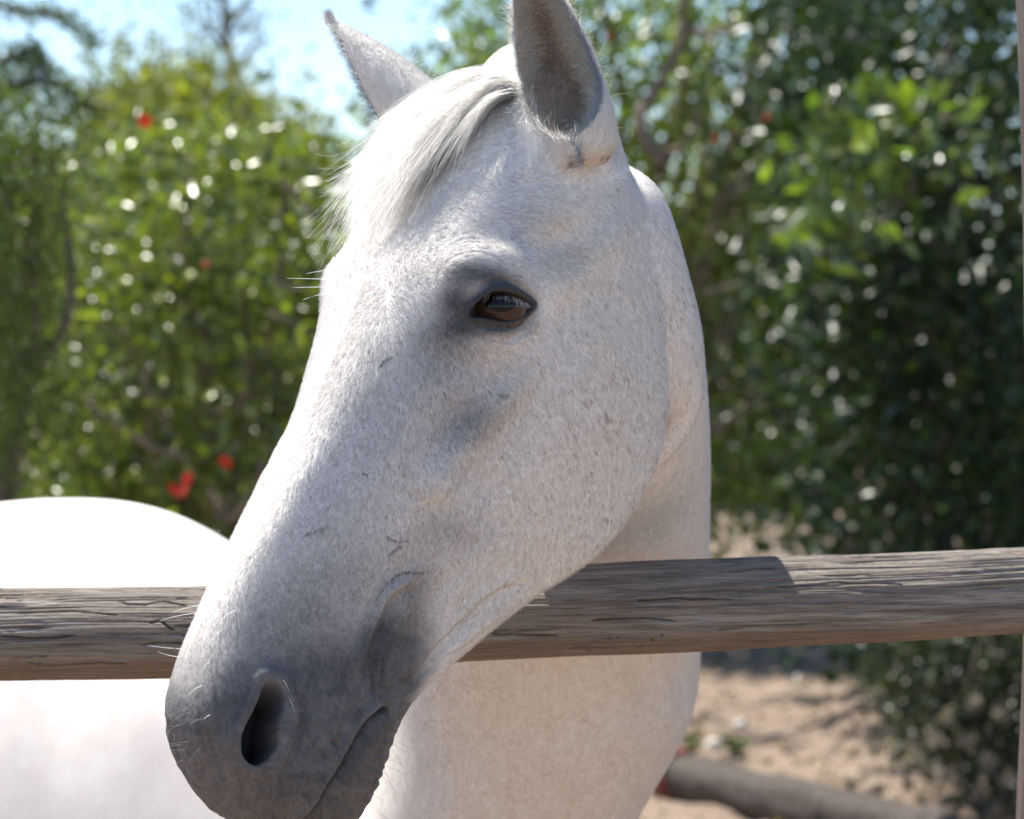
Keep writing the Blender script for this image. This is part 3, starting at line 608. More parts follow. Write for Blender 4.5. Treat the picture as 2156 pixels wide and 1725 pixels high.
    # ---- forelock: hairs combed from the poll over the brow, lying on the skull
    G = [  # root ... tip, in pixels; last two: lift at the middle and at the tip (m)
        ([(1065,168),(985,205),(900,262),(835,330),(785,400),(742,470)], .012, .016), ([(1070,172),(1000,208),(925,268),(860,345),(800,430),(745,520)], .012, .012),
        ([(1075,180),(1010,220),(945,285),(880,365),(820,440),(765,505)], .014, .010), ([(1078,190),(1020,232),(965,300),(905,375),(850,440),(800,490)], .015, .008),
        ([(1080,200),(1035,238),(990,300),(940,365),(895,420),(850,465)], .016, .007), ([(1082,212),(1050,240),(1015,280),(975,335),(935,385),(900,430)], .011, .007),
        ([(1050,165),(960,196),(880,250),(820,310),(775,370),(738,430)], .010, .020), ([(1060,168),(975,200),(890,258),(815,325),(760,385),(728,405)], .012, .024),
        ([(1080,195),(1045,228),(1005,275),(960,320),(915,350),(870,380)], .012, .010), ([(1070,172),(990,212),(910,275),(850,345),(795,425),(750,545)], .010, .008),
        ([(1040,168),(950,205),(870,265),(810,330),(765,410),(742,500)], .009, .014),
        ([(1060,172),(985,215),(905,285),(840,365),(785,455),(748,565)], .010, .008), ([(1065,178),(1000,228),(930,300),(868,380),(815,455),(772,540)], .011, .007), ([(1070,185),(1020,240),(965,310),(925,370),(895,410),(865,445)], .009, .005)]
    guides = []
    for path, l1, l2 in G:
        q = smooth_line(path, 5); pos = []; d0 = 2.3
        for i, (x, y) in enumerate(q):
            h, n, d = onto(x, y, d0, 2.5); t = i/(len(q)-1)
            if n is not None:
                cn = n+np.array([0, 0, .2]); cn /= np.linalg.norm(cn); d0 = d; pos.append(h+cn*(l1*math.sin(math.pi*min(1, t*1.1))**.6+l2*t*.5))
            else: pos.append(pixw(x, y, d0+.02*t))
        pos = np.array(pos); k = np.ones(3)/3
        for _ in range(5): pos[1:-1] = (pos[:-2]+pos[1:-1]*2+pos[2:])/4
        guides.append(pos)
    guides = np.array(guides); K = guides.shape[1]; pts, tn = [], []
    ncl = 220; tt = np.linspace(0, 1, K)[:, None]
    for c in range(ncl):
        w = r.dirichlet(np.full(3, .7)); ids = r.choice(len(guides), 3, replace=False); ids = np.clip(np.sort(ids), 0, len(guides)-1)
        base = (guides[ids]*w[:, None, None]).sum(0); off = r.normal(0, .006, 3); lf = r.uniform(-.002, .007); cut = r.uniform(.62, 1.06); wav = r.normal(0, .0035, 3); phs = r.uniform(0, 6)
        if r.random() < .12: cut *= .6
        nh = int(r.integers(28, 58)); shade = r.uniform(.86, 1.04)
        for h in range(nh):
            cu = cut*r.uniform(.72, 1.04); ip = np.clip(tt[:, 0]*cu*(K-1), 0, K-1.001); j = ip.astype(int); fr = (ip-j)[:, None]; p = base[j]*(1-fr)+base[np.minimum(j+1, K-1)]*fr
            sp_ = r.normal(0, 1, 3)*(.0022*(1-.45*tt)+.0035*tt**3); p = p+off*(.5+tt)+np.array([0, 0, lf])*np.sin(np.pi*np.clip(tt, 0, 1))+sp_+wav*np.sin(tt*5+phs)*tt
            p = p + r.normal(0, .004, 3)*tt**3
            pts.append(p); tn.append(np.array([.97, .95, .91])*shade*r.uniform(.82, 1.05))
    for c in range(150):                                     # frizz by the ear
        x, y = r.normal(1040, 24), r.normal(252, 14); h_, n_, d_ = onto(x, y, 2.3); a_ = r.uniform(0, 6.28); k_ = r.uniform(.006, .02); ph_ = r.uniform(0, 6)
        p = h_+np.array([0, -.002, .003])+np.stack([np.cos(a_+tt[:, 0]*3)*k_*tt[:, 0], -.3*k_*tt[:, 0], np.sin(a_+tt[:, 0]*3+ph_*.2)*k_*tt[:, 0]], -1); pts.append(p); tn.append(np.array([.9, .88, .83]))
    for c in range(140):                                     # stray hairs
        g_ = guides[r.integers(len(guides))]; p = g_+r.normal(0, .006, 3)*(.3+tt)+np.array([-.6, -.2, .5])*tt**2*r.uniform(0, .02)+r.normal(0, .01, 3)*tt**2; pts.append(p); tn.append(np.array([.8, .78, .74]))
    pts = np.array(pts); tg = pts[:, -1]-pts[:, 0]
    make_hair('forelock', pts, np.clip(np.array(tn), 0, .98), np.tile([-.35, -.2, .9], (len(pts), 1)), .00014, .3, hair_material('long_hair', .42, .55, .4), horse)
    # ---- whiskers of the muzzle, chin and brows
    W = []
    def whisk(x, y, dx, dy, out, rad=.00016, tint=(.78, .75, .70)):
        h, n, d = onto(x, y, 2.16)
        o = (eye0-h)/np.linalg.norm(eye0-h); dd = w2cam(h)[2]
        q = [h, pixw(x+dx*.5, y+dy*.35, dd)+o*out*.5, pixw(x+dx*.85, y+dy*.75, dd)+o*out*.8, pixw(x+dx, y+dy, dd)+o*out]
        W.append((np.array(q), tint, rad))
    for x, y, dx, dy in [(707,566,-62,12),(689,590,-90,-4),(680,602,-72,6),(678,611,-48,16),(590,757,-26,2)]: 
        pass
    for x, y, dx, dy in [(730,565,-86,12),(712,588,-108,-2),(704,604,-88,2),(700,616,-62,16)]: whisk(x, y, dx, dy, 0, .00022, (.84, .82, .78))
    for x, y, dx, dy in [(425,1274,-60,16),(418,1290,-82,18),(388,1367,-75,-8),(378,1384,-45,-12),(497,1285,-30,20),(466,1328,-30,36),(442,1394,-16,16),(424,1444,-26,18),(443,1505,-14,10)]: whisk(x, y, dx, dy, .008, .00022, (.84, .82, .78))
    for i in range(70):
        k = r.random()
        if k < .45: x, y = r.uniform(700, 815), r.uniform(1540, 1715); whisk(x, y, r.uniform(10, 75), r.uniform(15, 90), .01, .00009, (.25, .2, .17))
        elif k < .75: x, y = r.uniform(560, 700), r.uniform(1400, 1690); whisk(x, y, r.normal(0, 25), r.uniform(10, 60), .015, .00009, (.45, .4, .36))
        else: x, y = r.uniform(372, 430), r.uniform(1450, 1600); whisk(x, y, -r.uniform(15, 60), r.uniform(0, 50), .01, .00008, (.35, .32, .3))
    pts = np.array([w[0] for w in W]); make_hair('whisker_hair', pts, np.array([w[1] for w in W]), np.tile([-.2, -.5, .8], (len(W), 1)), np.array([w[2] for w in W]), .3, hm, horse)
# ------------------------------------------------------------------ numpy noise for carved surfaces
def vnoise(x, y, seed, py=None):
    g = np.random.default_rng(seed).random((256, 256)); xi, yi = np.floor(x).astype(int), np.floor(y).astype(int); fx, fy = x-xi, y-yi
    fx = fx*fx*(3-2*fx); fy = fy*fy*(3-2*fy); m = 256 if py is None else py
    a, b, c, d = g[xi % 256, yi % m % 256], g[(xi+1) % 256, yi % m % 256], g[xi % 256, (yi+1) % m % 256], g[(xi+1) % 256, (yi+1) % m % 256]
    return (a*(1-fx)+b*fx)*(1-fy)+(c*(1-fx)+d*fx)*fy
def rail_material():
    m, nt, b = new_mat('weathered_wood'); v = objvec(nt, (3, 70, 70)); v2 = objvec(nt, (11, 420, 420)); v3 = objvec(nt, (5, 12, 12))
    n1 = noise(nt, 3, 6, .65, v); n2 = noise(nt, 2.2, 5, .7, v2); n3 = noise(nt, 1.2, 3, .5, v3)
    c = ramp(nt, n1.outputs[0], [(.25, (.12, .098, .080)), (.45, (.265, .222, .182)), (.62, (.395, .350, .302)), (.8, (.51, .47, .42))]).outputs[0]
    c = mixc(nt, ramp(nt, n2.outputs[0], [(.33, (.85, .85, .85)), (.47, (0, 0, 0))]).outputs[0], c, (.055, .043, .036))
    c = mixc(nt, ramp(nt, n3.outputs[0], [(.52, (0, 0, 0)), (.75, (.45, .45, .45))]).outputs[0], c, (.17, .115, .08))
    a = attr(nt, 'crack'); c = mixc(nt, a.outputs['Fac'], c, (.022, .016, .013))
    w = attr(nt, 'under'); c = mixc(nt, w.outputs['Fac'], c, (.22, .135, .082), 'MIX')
    nt.links.new(c, b.inputs['Base Color']); b.inputs['Roughness'].default_value = .72; b.inputs['Specular IOR Level'].default_value = .35
    bump(nt, n2.outputs[0], 1.0, .0022, b); return m
def build_rail(mat):
    NX, NC = 1000, 420; X = np.linspace(-.62, .62, NX); th = np.linspace(0, 2*np.pi, NC, endpoint=False)
    D = 2.50; k = D/FPX
    px = np.array([-400, 0, 430, 980, 1230, 1500, 1700, 1900, 2156, 2500]); top = np.array([1252, 1243, 1238, 1211, 1195, 1184, 1176, 1170, 1160, 1150]); bot = np.array([1440, 1432, 1426, 1393, 1381, 1369, 1361, 1353, 1336, 1325])
    xs = (px-1078)*k; zc = CAMH+D*SP+(862.5-(top+bot)/2)*k*CP; rr = (bot-top)/2*k
    zc = np.interp(X, xs, zc); rr = np.interp(X, xs, rr); ker = np.hanning(91); ker /= ker.sum()
    zc = np.convolve(np.pad(zc, 45, mode='edge'), ker, 'valid'); rr = np.convolve(np.pad(rr, 45, mode='edge'), ker, 'valid')
    u = X[:, None]; a = th[None]/(2*np.pi)
    def n(sx, sa, seed): return vnoise(u*sx+40+0*a, a*sa+0*u, seed, sa)-.5
    warp = .02*np.sin(u*7+np.sin(a*6.28*2))+.012*np.sin(u*23)
    def nw(sx, sa, seed): return vnoise(u*sx+40+0*a, ((a+warp*.3) % 1)*sa, seed, sa)
    disp = .0050*n(3, 5, 1)+.0026*n(7, 9, 2)+.0008*n(18, 24, 3)
    f1 = nw(9, 110, 4); f2 = nw(10, 250, 5); f3 = nw(6, 60, 6)
    crack = np.clip(1-np.abs(f3-.5)/.020, 0, 1)*sstep(.58, .72, nw(4, 12, 8))
    disp += -.0013*(1-sstep(0, .18, np.abs(f1-.5)))*sstep(.3, .6, nw(6, 14, 9)) + .0015*(f2-.5) - .0020*crack
    cr2 = np.zeros_like(disp)
    Pm = np.stack([X[:, None]+0*a, zc[:, None]+np.sin(th)[None]*rr[:, None]], -1); front = np.cos(th)[None] > -.2   # cos>0 is the camera side
    pxx = 1078+Pm[..., 0]/k; pyy = 862.5-((Pm[..., 1]-CAMH-D*SP)/CP)/k
    Q = np.stack([pxx.ravel(), pyy.ravel()], -1); ok = (front & (pxx > -100) & (pxx < 2260)).ravel(); sub = Q[ok]; acc = np.zeros(len(sub))
    for L, wd in [([(1000,1326),(1060,1329),(1110,1331),(1180,1335)], 3.2), ([(320,1306),(345,1300),(360,1312),(372,1318)], 2.4), ([(250,1262),(300,1268),(350,1262),(400,1270)], 1.8), ([(60,1390),(130,1394),(200,1388),(280,1392)], 2.2), ([(0,1330),(110,1336),(170,1330)], 1.6),
                  ([(1240,1300),(1330,1296),(1420,1300)], 1.6), ([(1500,1318),(1600,1312),(1720,1306)], 1.4), ([(1330,1258),(1450,1252),(1540,1256)], 1.3), ([(1620,1230),(1760,1222),(1900,1226)], 1.4), ([(300,1352),(360,1346),(400,1350)], 1.5), ([(1200,1362),(1300,1356),(1370,1350)], 1.7), ([(40,1285),(160,1281),(260,1290)], 1.5)]:
        wd *= .62; L = smooth_line(L, 4)+np.random.default_rng(int(L[0][0])).normal(0, .9, (4*(len(L)-1)+1, 2)); dl, t, _ = dline(sub, L); acc = np.maximum(acc, np.exp(-(dl/wd)**2)*sstep(0, .12, np.minimum(t, 1-t)))
    for x, y in [(1282,1338),(1300,1336),(1372,1341),(1391,1329),(1240,1368),(1345,1358)]: acc = np.maximum(acc, np.exp(-((sub-np.array([x, y]))**2).sum(1)/5.))
    cr2.ravel()[ok] = acc; disp -= .0042*cr2
    R = rr[:, None]+disp
    V = np.stack([X[:, None]+0*a, (CAMY+D)+0*X[:, None]-np.cos(th)[None]*R, zc[:, None]+np.sin(th)[None]*R], -1)
    me = loft_mesh('rail', V); fix_normals(me); me.shade_smooth()
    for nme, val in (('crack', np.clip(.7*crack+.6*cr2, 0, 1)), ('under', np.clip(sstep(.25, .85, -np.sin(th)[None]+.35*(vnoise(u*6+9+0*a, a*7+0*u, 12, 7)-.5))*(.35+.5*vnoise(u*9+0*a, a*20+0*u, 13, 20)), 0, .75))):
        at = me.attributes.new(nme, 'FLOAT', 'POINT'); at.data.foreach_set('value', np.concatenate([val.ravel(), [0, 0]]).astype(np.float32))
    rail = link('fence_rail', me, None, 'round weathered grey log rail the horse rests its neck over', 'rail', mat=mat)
    return zc, rr, D
def tube(path, rad, nc=14, n=6, bumpy=0, seed=0):
    path = np.asarray(path, float); rad = np.asarray(rad, float); Q = crom(np.concatenate([path, rad[:, None]], 1), n, False); r = np.random.default_rng(seed)
    t = np.gradient(Q[:, :3], axis=0); t /= np.linalg.norm(t, axis=1)[:, None]; ref = np.array([0, 1., .13]) if abs(t[:, 1]).mean() < .8 else np.array([1., 0, .1])
    s = np.cross(t, ref); s /= np.linalg.norm(s, axis=1)[:, None]; w = np.cross(t, s); th = np.linspace(0, 2*np.pi, nc, endpoint=False)
    R = Q[:, 3:4]*(1+bumpy*r.normal(0, 1, (len(Q), nc)))
    return Q[:, None, :3]+np.cos(th)[None, :, None]*R[..., None]*s[:, None]+np.sin(th)[None, :, None]*R[..., None]*w[:, None]
def tubes_mesh(name, tubes):
    V, q, t, o = [], [], [], 0
    for g in tubes:
        R, C, _ = g.shape; V.append(g.reshape(-1, 3)); V.append(g[0].mean(0)[None]); V.append(g[-1].mean(0)[None]); j = np.arange(C); k = (j+1) % C
        q.append(grid_faces(R, C)+o); t.append(np.concatenate([np.stack([k, j, np.full(C, R*C)], -1), np.stack([(R-1)*C+j, (R-1)*C+k, np.full(C, R*C+1)], -1)])+o); o += R*C+2
    me = mesh_from(name, np.concatenate(V), np.concatenate(q), np.concatenate(t)); me.shade_smooth(); return me
# ------------------------------------------------------------------ foliage
def leaf_material(name, spec=.5, rough=.32, tr=.38):
    m, nt, b = new_mat(name); a = attr(nt, 'leaf_tint'); nt.links.new(a.outputs['Color'], b.inputs['Base Color']); b.inputs['Roughness'].default_value = rough; b.inputs['Specular IOR Level'].default_value = spec
    t = nt.nodes.new('ShaderNodeBsdfTranslucent'); tc = mixc(nt, 1.0, a.outputs['Color'], (1.5, 1.7, .6), 'MULTIPLY'); nt.links.new(tc, t.inputs[0])
    mx = nt.nodes.new('ShaderNodeMixShader'); mx.inputs[0].default_value = tr; nt.links.new(b.outputs[0], mx.inputs[1]); nt.links.new(t.outputs[0], mx.inputs[2]); nt.links.new(mx.outputs[0], nt.nodes['Material Output'].inputs[0]); return m
def bark_material(name, c0, c1):
    m, nt, b = new_mat(name); v = objvec(nt, (18, 18, 5)); n1 = noise(nt, 2, 5, .65, v)
    nt.links.new(ramp(nt, n1.outputs[0], [(.3, c0), (.7, c1)]).outputs[0], b.inputs['Base Color']); b.inputs['Roughness'].default_value = .85; bump(nt, n1.outputs[0], .8, .01, b); return m
def leaves_mesh(name, cen, size, tint, r, narrow=.5, up=.35):
    n = len(cen); d = r.normal(0, 1, (n, 3)); d /= np.linalg.norm(d, axis=1)[:, None]; nn = r.normal(0, .8, (n, 3))+np.array([-.2, -.5, .65]); nn -= d*(nn*d).sum(1)[:, None]; nn /= np.linalg.norm(nn, axis=1)[:, None]; s = np.cross(d, nn)
    L = size[:, None]; fold = .10
    P = np.stack([cen-d*L*.5, cen+s*L*narrow*.5+nn*L*fold-d*L*.06, cen+d*L*.5-nn*L*.08, cen-s*L*narrow*.5+nn*L*fold-d*L*.06, cen+nn*L*.0], 1)
    i = np.arange(n)[:, None]*5; t = np.concatenate([i+[[0, 1, 4]], i+[[1, 2, 4]], i+[[2, 3, 4]], i+[[3, 0, 4]]])
    me = mesh_from(name, P.reshape(-1, 3), None, t); me.shade_smooth()
    a = me.attributes.new('leaf_tint', 'FLOAT_COLOR', 'POINT'); a.data.foreach_set('color', np.repeat(np.concatenate([tint, np.ones((n, 1))], 1), 5, 0).astype(np.float32).ravel()); return me
def in_poly(n, poly, r):
    poly = np.asarray(poly, float); out = np.zeros((0, 2)); lo, hi = poly.min(0), poly.max(0)
    while len(out) < n:
        p = r.uniform(lo, hi, (n*3, 2)); out = np.concatenate([out, p[spoly(p, poly) < 0]])
    return out[:n]
def tints(n, r, base, var, yellow=.15):
    c = np.tile(base, (n, 1))*r.lognormal(0, var, (n, 1)); y = r.random(n) < yellow; c[y] *= np.array([1.7, 1.45, 1.0]); return np.clip(c, .004, .5)
def plant(name, label, cat, poly, d0, d1, base_px, nclump, per, leaf, tint, seed, lm, bm_, trunk_r=.05, spread=.10, group=None, narrow=.5, gaps=0, yellow=.15, nbr=14, var=.35):
    r = np.random.default_rng(seed); base = pixw(base_px, 1400, (d0+d1)/2); base[2] = 0.
    root = link(name, None, None, label, cat, group); root.location = base
    cp = in_poly(nclump, poly, r); dd = r.uniform(d0, d1, nclump); cen = pixw(cp[:, 0], cp[:, 1], dd); cen = cen[cen[:, 2] > .12]
    n = len(cen)*per; c = np.repeat(cen, per, 0)+r.normal(0, 1, (n, 3))*spread*np.repeat(r.uniform(.6, 1.5, len(cen)), per)[:, None]
    c = c[c[:, 2] > .03]; n = len(c); t = tints(n, r, np.array(tint), var, yellow)
    me = leaves_mesh('crown', c-base, leaf*r.uniform(.6, 1.3, n), t, r, narrow); link('crown', me, root, kind='stuff', mat=lm)
    # trunk and limbs that reach for the clumps
    top = cen[:, 2].max(); mid = np.array([cen[:, 0].mean(), cen[:, 1].mean(), max(.5, cen[:, 2].mean()*.55)])
    h = mid-base; tr = tube([np.zeros(3)-[0, 0, .15], h*.35+r.normal(0, .05, 3), h*.7+r.normal(0, .06, 3), h+[0, 0, .1]], [trunk_r*1.3, trunk_r, trunk_r*.85, trunk_r*.7], 12, 6, .05, seed)
    me = tubes_mesh('trunk', [tr]); link('trunk', me, root, mat=bm_)
    order = np.argsort(-r.random(len(cen)))[:nbr]
    for k in order:
        e = cen[k]-base; s = h*r.uniform(.45, 1.0); m1 = s*.6+e*.4+r.normal(0, .08, 3)+np.array([0, 0, .1]); rr0 = trunk_r*r.uniform(.28, .6)
        me = tubes_mesh('branch', [tube([s, m1, s*.25+e*.75+r.normal(0, .07, 3), e], [rr0, rr0*.8, rr0*.5, rr0*.2], 8, 5, .04, seed+int(k))]); link('branch', me, root, mat=bm_)
    return root, cen
# ================================================================== ground
def sinhsp(a, b, n, k=4.2):
    t = np.linspace(-1, 1, n); return (a+b)/2+(b-a)/2*np.sinh(k*t)/math.sinh(k)
gx = sinhsp(-300, 300, 260, 6.5); gy = np.concatenate([-np.geomspace(300, 3, 30), np.linspace(-2.8, 5, 40), np.linspace(5.08, 13, 190), np.geomspace(13.2, 600, 50)])
GX, GY = np.meshgrid(gx, gy, indexing='ij')
near = np.exp(-((GX-.8)/3)**2)*sstep(3, 6, GY)*(1-sstep(11, 16, GY))
GZ = near*(.05*(vnoise(GX*1.7+50, GY*1.7+50, 41)-.5)+.035*(vnoise(GX*6+50, GY*6+50, 42)-.5)+.015*(vnoise(GX*17+50, GY*17+50, 43)-.5))
nx, ny = GX.shape; i, j = np.meshgrid(np.arange(nx-1), np.arange(ny-1), indexing='ij'); a_ = (i*ny+j).ravel()
gme = mesh_from('ground', np.stack([GX, GY, GZ], -1).reshape(-1, 3), np.stack([a_, a_+ny, a_+ny+1, a_+1], -1)); gme.shade_smooth()
m, nt, b = new_mat('sandy_soil'); v = objvec(nt); n1 = noise(nt, 1.1, 6, .6, v); n2 = noise(nt, 28, 5, .7, v); n3 = noise(nt, 160, 3, .7, v)
c = ramp(nt, n1.outputs[0], [(.3, (.21, .152, .11)), (.55, (.275, .205, .153)), (.75, (.34, .26, .20))]).outputs[0]
c = mixc(nt, ramp(nt, n2.outputs[0], [(.3, (.6, .6, .6)), (.48, (0, 0, 0))]).outputs[0], c, (.11, .08, .06))
c = mixc(nt, ramp(nt, n3.outputs[0], [(.62, (0, 0, 0)), (.75, (.6, .6, .6))]).outputs[0], c, (.40, .34, .28))
nt.links.new(c, b.inputs['Base Color']); b.inputs['Roughness'].default_value = .95
bump(nt, n2.outputs[0], .7, .02, b)
gr = link('ground', gme, None, 'pale sandy ground of the paddock', None, kind='structure', mat=m)
# ================================================================== fence
wood = rail_material(); build_rail(wood)
def post(path, rad, label):
    g = tube(path, rad, 40, 22, .0); th = np.linspace(0, 1, 40, endpoint=False); R = len(g); uu = np.arange(R)[:, None]/R
    c_ = g.mean(1, keepdims=True); dsp = 1+.10*(vnoise(uu*6+0*th[None], th[None]*12+0*uu, 51, 12)-.5)+.06*(vnoise(uu*14+0*th[None], th[None]*26+0*uu, 52, 26)-.5)
    me = loft_mesh('fence_post', c_+(g-c_)*dsp[..., None]); fix_normals(me); me.shade_smooth()
    mm, nt, b = new_mat('post_wood'); v = objvec(nt, (34, 34, 3)); n1 = noise(nt, 2.5, 6, .65, v)
    nt.links.new(ramp(nt, n1.outputs[0], [(.25, (.045, .033, .026)), (.5, (.10, .078, .062)), (.75, (.17, .142, .12))]).outputs[0], b.inputs['Base Color']); b.inputs['Roughness'].default_value = .8; bump(nt, n1.outputs[0], .7, .004, b)
    return link('fence_post', me, None, label, 'post', 'posts that carry the fence rail', mat=mm)
ee = np.array([(2130, -120), (2131, 0), (2141, 150), (2153, 300), (2164, 650), (2166, 1000), (2160, 1300), (2150, 1480), (2140, 1640), (2133, 1760)], float)
ew = pixw(ee[:, 0], ee[:, 1], 2.588); zz = np.linspace(ew[0, 2], -.25, 26); px_ = np.interp(zz, np.append(ew[::-1, 2], 9)[:-1], ew[::-1, 0])+.05
for _ in range(6): px_[1:-1] = (px_[:-2]+2*px_[1:-1]+px_[2:])/4
pl = [np.array([x, CAMY+2.588, z]) for x, z in zip(px_, zz)]
post(pl, [.048]*len(pl), 'bowed bare wooden post behind the end of the rail beside the dark tree')
pr = [np.array([-.585, CAMY+2.588, z]) for z in (1.62, 1.3, .9, .45, -.25)]
post(pr, [.046, .05, .05, .053, .055], 'upright wooden post carrying the rail end beside the horse rump')
# ================================================================== horse
hme, part = build_horse(); HP, HH, sgn, face, se, sn = sculpt(hme, part)
horse, hm = dress_horse(hme, part, HP, HH, sgn, face, se, sn); horse_extras(horse, hm, hme)
# ================================================================== planting
glossy = leaf_material('glossy_leaf', 1.0, .27, .42); dull = leaf_material('dull_leaf', .4, .45, .45); deep = leaf_material('deep_leaf', .35, .36, .20)
bark = bark_material('bark', (.075, .055, .042), (.19, .145, .11)); palebark = bark_material('pale_bark', (.17, .12, .09), (.32, .24, .18))
LEFT = [(60,480),(140,380),(230,300),(330,265),(430,310),(560,285),(640,300),(725,335),(748,430),(770,700),(800,1250),(40,1250),(40,800)]
hib, cen_l = plant('hibiscus_bush', 'broad glossy green bush with red blooms behind the horse back', 'bush', LEFT, 8.6, 10.2, 430, 520, 30, .054, (.105, .140, .026), 101, glossy, palebark, .06, .075, yellow=.30, nbr=30)
CEN = [(775,300),(835,150),(930,125),(965,0),(1040,-90),(1720,-90),(1700,200),(1720,500),(1680,900),(1660,1150),(1655,1360),(1640,1360),(1630,1130),(1490,1120),(1470,1340),(1360,1340),(1200,1100),(800,500)]
tre, cen_c = plant('flowering_tree', 'tall leafy tree with brown limbs and red blooms behind the horse ears', 'tree', CEN, 12.6, 14.6, 1330, 680, 30, .066, (.100, .142, .027), 102, glossy, palebark, .10, .11, yellow=.30, nbr=34)
RIGHT = [(1630,-110),(2330,-110),(2330,1440),(1990,1440),(1900,1350),(1800,1330),(1700,1240),(1650,700)]
drk, _ = plant('shade_tree', 'dark dense tree standing over the right-hand end of the rail', 'tree', RIGHT, 9.8, 12.4, 1860, 760, 26, .072, (.022, .044, .010), 103, deep, bark, .085, .11, yellow=.06, nbr=20)
GLOW = [(1690,330),(1780,250),(1900,210),(2020,230),(2050,330),(1960,420),(1850,480),(1720,520),(1680,430)]
r = np.random.default_rng(107); gp = in_poly(45, GLOW, r); gc = pixw(gp[:, 0], gp[:, 1], r.uniform(9.4, 9.9, 45)); c_ = np.repeat(gc, 7, 0)+r.normal(0, .09, (315, 3)); db = np.array(drk.location)
link('sun_tinted_bough', leaves_mesh('b', c_-db, .10*r.uniform(.6, 1.3, 315), tints(315, r, np.array([.075, .12, .024]), .35, .25), r), drk, kind='stuff', mat=glossy)  # sunlight put into the brighter leaf tint of this clump
for k in range(5): link('branch', tubes_mesh('branch', [tube([pixw(1990, 120+60*k, 10.6)-db, (gc[k*9]+pixw(1960, 200+50*k, 10.2))/2-db, gc[k*9]-db], [.02, .014, .005], 8, 5, .04, k)]), drk, mat=bark)
FAR = [(180,320),(250,170),(340,140),(420,180),(470,240),(560,255),(640,300),(640,420),(180,420)]
plant('olive_tree', 'yellowish hazy tree rising behind the red-flowered bush', 'tree', FAR, 17.5, 19.5, 400, 300, 34, .075, (.135, .150, .030), 104, dull, bark, .12, .16, yellow=.3)
PINE = [(-120,190),(40,180),(95,200),(170,260),(140,330),(120,460),(80,700),(110,900),(60,1060),(-120,1060)]
plant('edge_tree', 'fine-leaved tree with yellowish tips at the border of the flowering bush', 'tree', PINE, 6.9, 7.9, 10, 330, 44, .028, (.060, .090, .022), 105, dull, bark, .05, .06, narrow=.3, yellow=.25)
SPR = [(30,20),(90,20),(150,40),(200,80),(195,105),(150,85),(90,45),(40,35)]
r = np.random.default_rng(77)
# sprays that hang into the sky belong to the edge tree
edge_tree = bpy.data.objects['edge_tree']; bw = np.array(edge_tree.location)
for path in ([(-60,-10),(40,22),(130,35),(200,90)], [(-80,140),(20,125),(70,105),(92,150)], [(-60,200),(40,175),(120,175),(190,235)]):
    q = smooth_line(path, 6); w = pixw(q[:, 0], q[:, 1], 7.2)
    link('spray', tubes_mesh('spray', [tube(w[::3]-bw, np.linspace(.010, .003, len(w[::3])), 8, 4)]), edge_tree, mat=bark)
    c_ = np.repeat(w, 22, 0)+r.normal(0, .017, (len(w)*22, 3)); link('needle_cluster', leaves_mesh('n', c_-bw, .03*r.uniform(.6, 1.3, len(c_)), tints(len(c_), r, np.array([.08, .12, .06]), .3, .1), r, .22), edge_tree, kind='stuff', mat=dull)
# leafless slender tree far behind
bt = link('bare_tree', None, None, 'slender nearly bare tree rising into the sky beyond the bushes', 'tree'); b0 = pixw(500, 1400, 26); b0[2] = 0; bt.location = b0
q = [(455,-160),(468,-20),(482,110),(497,220),(505,330),(510,600)]; w = [pixw(x, y, 26)-b0 for x, y in q]+[np.array([0, 0, -.2])]
link('trunk', tubes_mesh('trunk', [tube(w, [.02, .03, .04, .05, .06, .07, .09], 10, 6)]), bt, mat=bark)
for a0, a1, a2 in (((470,0),(420,-60),(350,-90)), ((484,120),(440,60),(380,20)), ((490,170),(530,100),(560,30)), ((475,60),(520,0),(560,-60)), ((497,230),(450,190),(420,170))):
    link('branch', tubes_mesh('branch', [tube([pixw(*a0, 26)-b0, pixw(*a1, 26)-b0, pixw(*a2, 26)-b0], [.03, .02, .006], 8, 6)]), bt, mat=bark)
c_ = np.concatenate([pixw(x, y, 26)[None]+r.normal(0, .16, (70, 3)) for x, y in [(370,-10),(350,-80),(480,60),(490,160),(430,30),(520,40),(495,215)]]); link('crown', leaves_mesh('crown', c_-b0, .08*r.uniform(.6, 1.2, len(c_)), tints(len(c_), r, np.array([.05, .06, .03]), .3, .1), r), bt, kind='stuff', mat=dull)
# shrub at the foot of the dark tree, with pale dry heads
SHR = [(1880,1330),(2250,1300),(2250,1640),(2080,1700),(1960,1600),(1890,1500)]
shr, cs = plant('low_shrub', 'dark low shrub with pale dry flower heads under the dark tree', 'shrub', SHR, 8.6, 9.4, 2080, 170, 34, .04, (.022, .032, .010), 106, deep, bark, .02, .07, yellow=.1, nbr=8)
dryhead = leaf_material('dry_head', .2, .8, .2); bs = np.array(shr.location)
for X, Y in [(1995,1510),(1965,1555),(1985,1625),(2035,1560),(2075,1600),(1930,1590),(2110,1500),(2050,1480),(1950,1620),(2120,1640)]:
    c_ = pixw(X, Y, 8.55)[None]+r.normal(0, .013, (60, 3)); link('flower_head', leaves_mesh('h', c_-bs, .016*r.uniform(.6, 1.3, 60), tints(60, r, np.array([.30, .25, .21]), .25, 0), r, .8), shr, mat=dryhead)
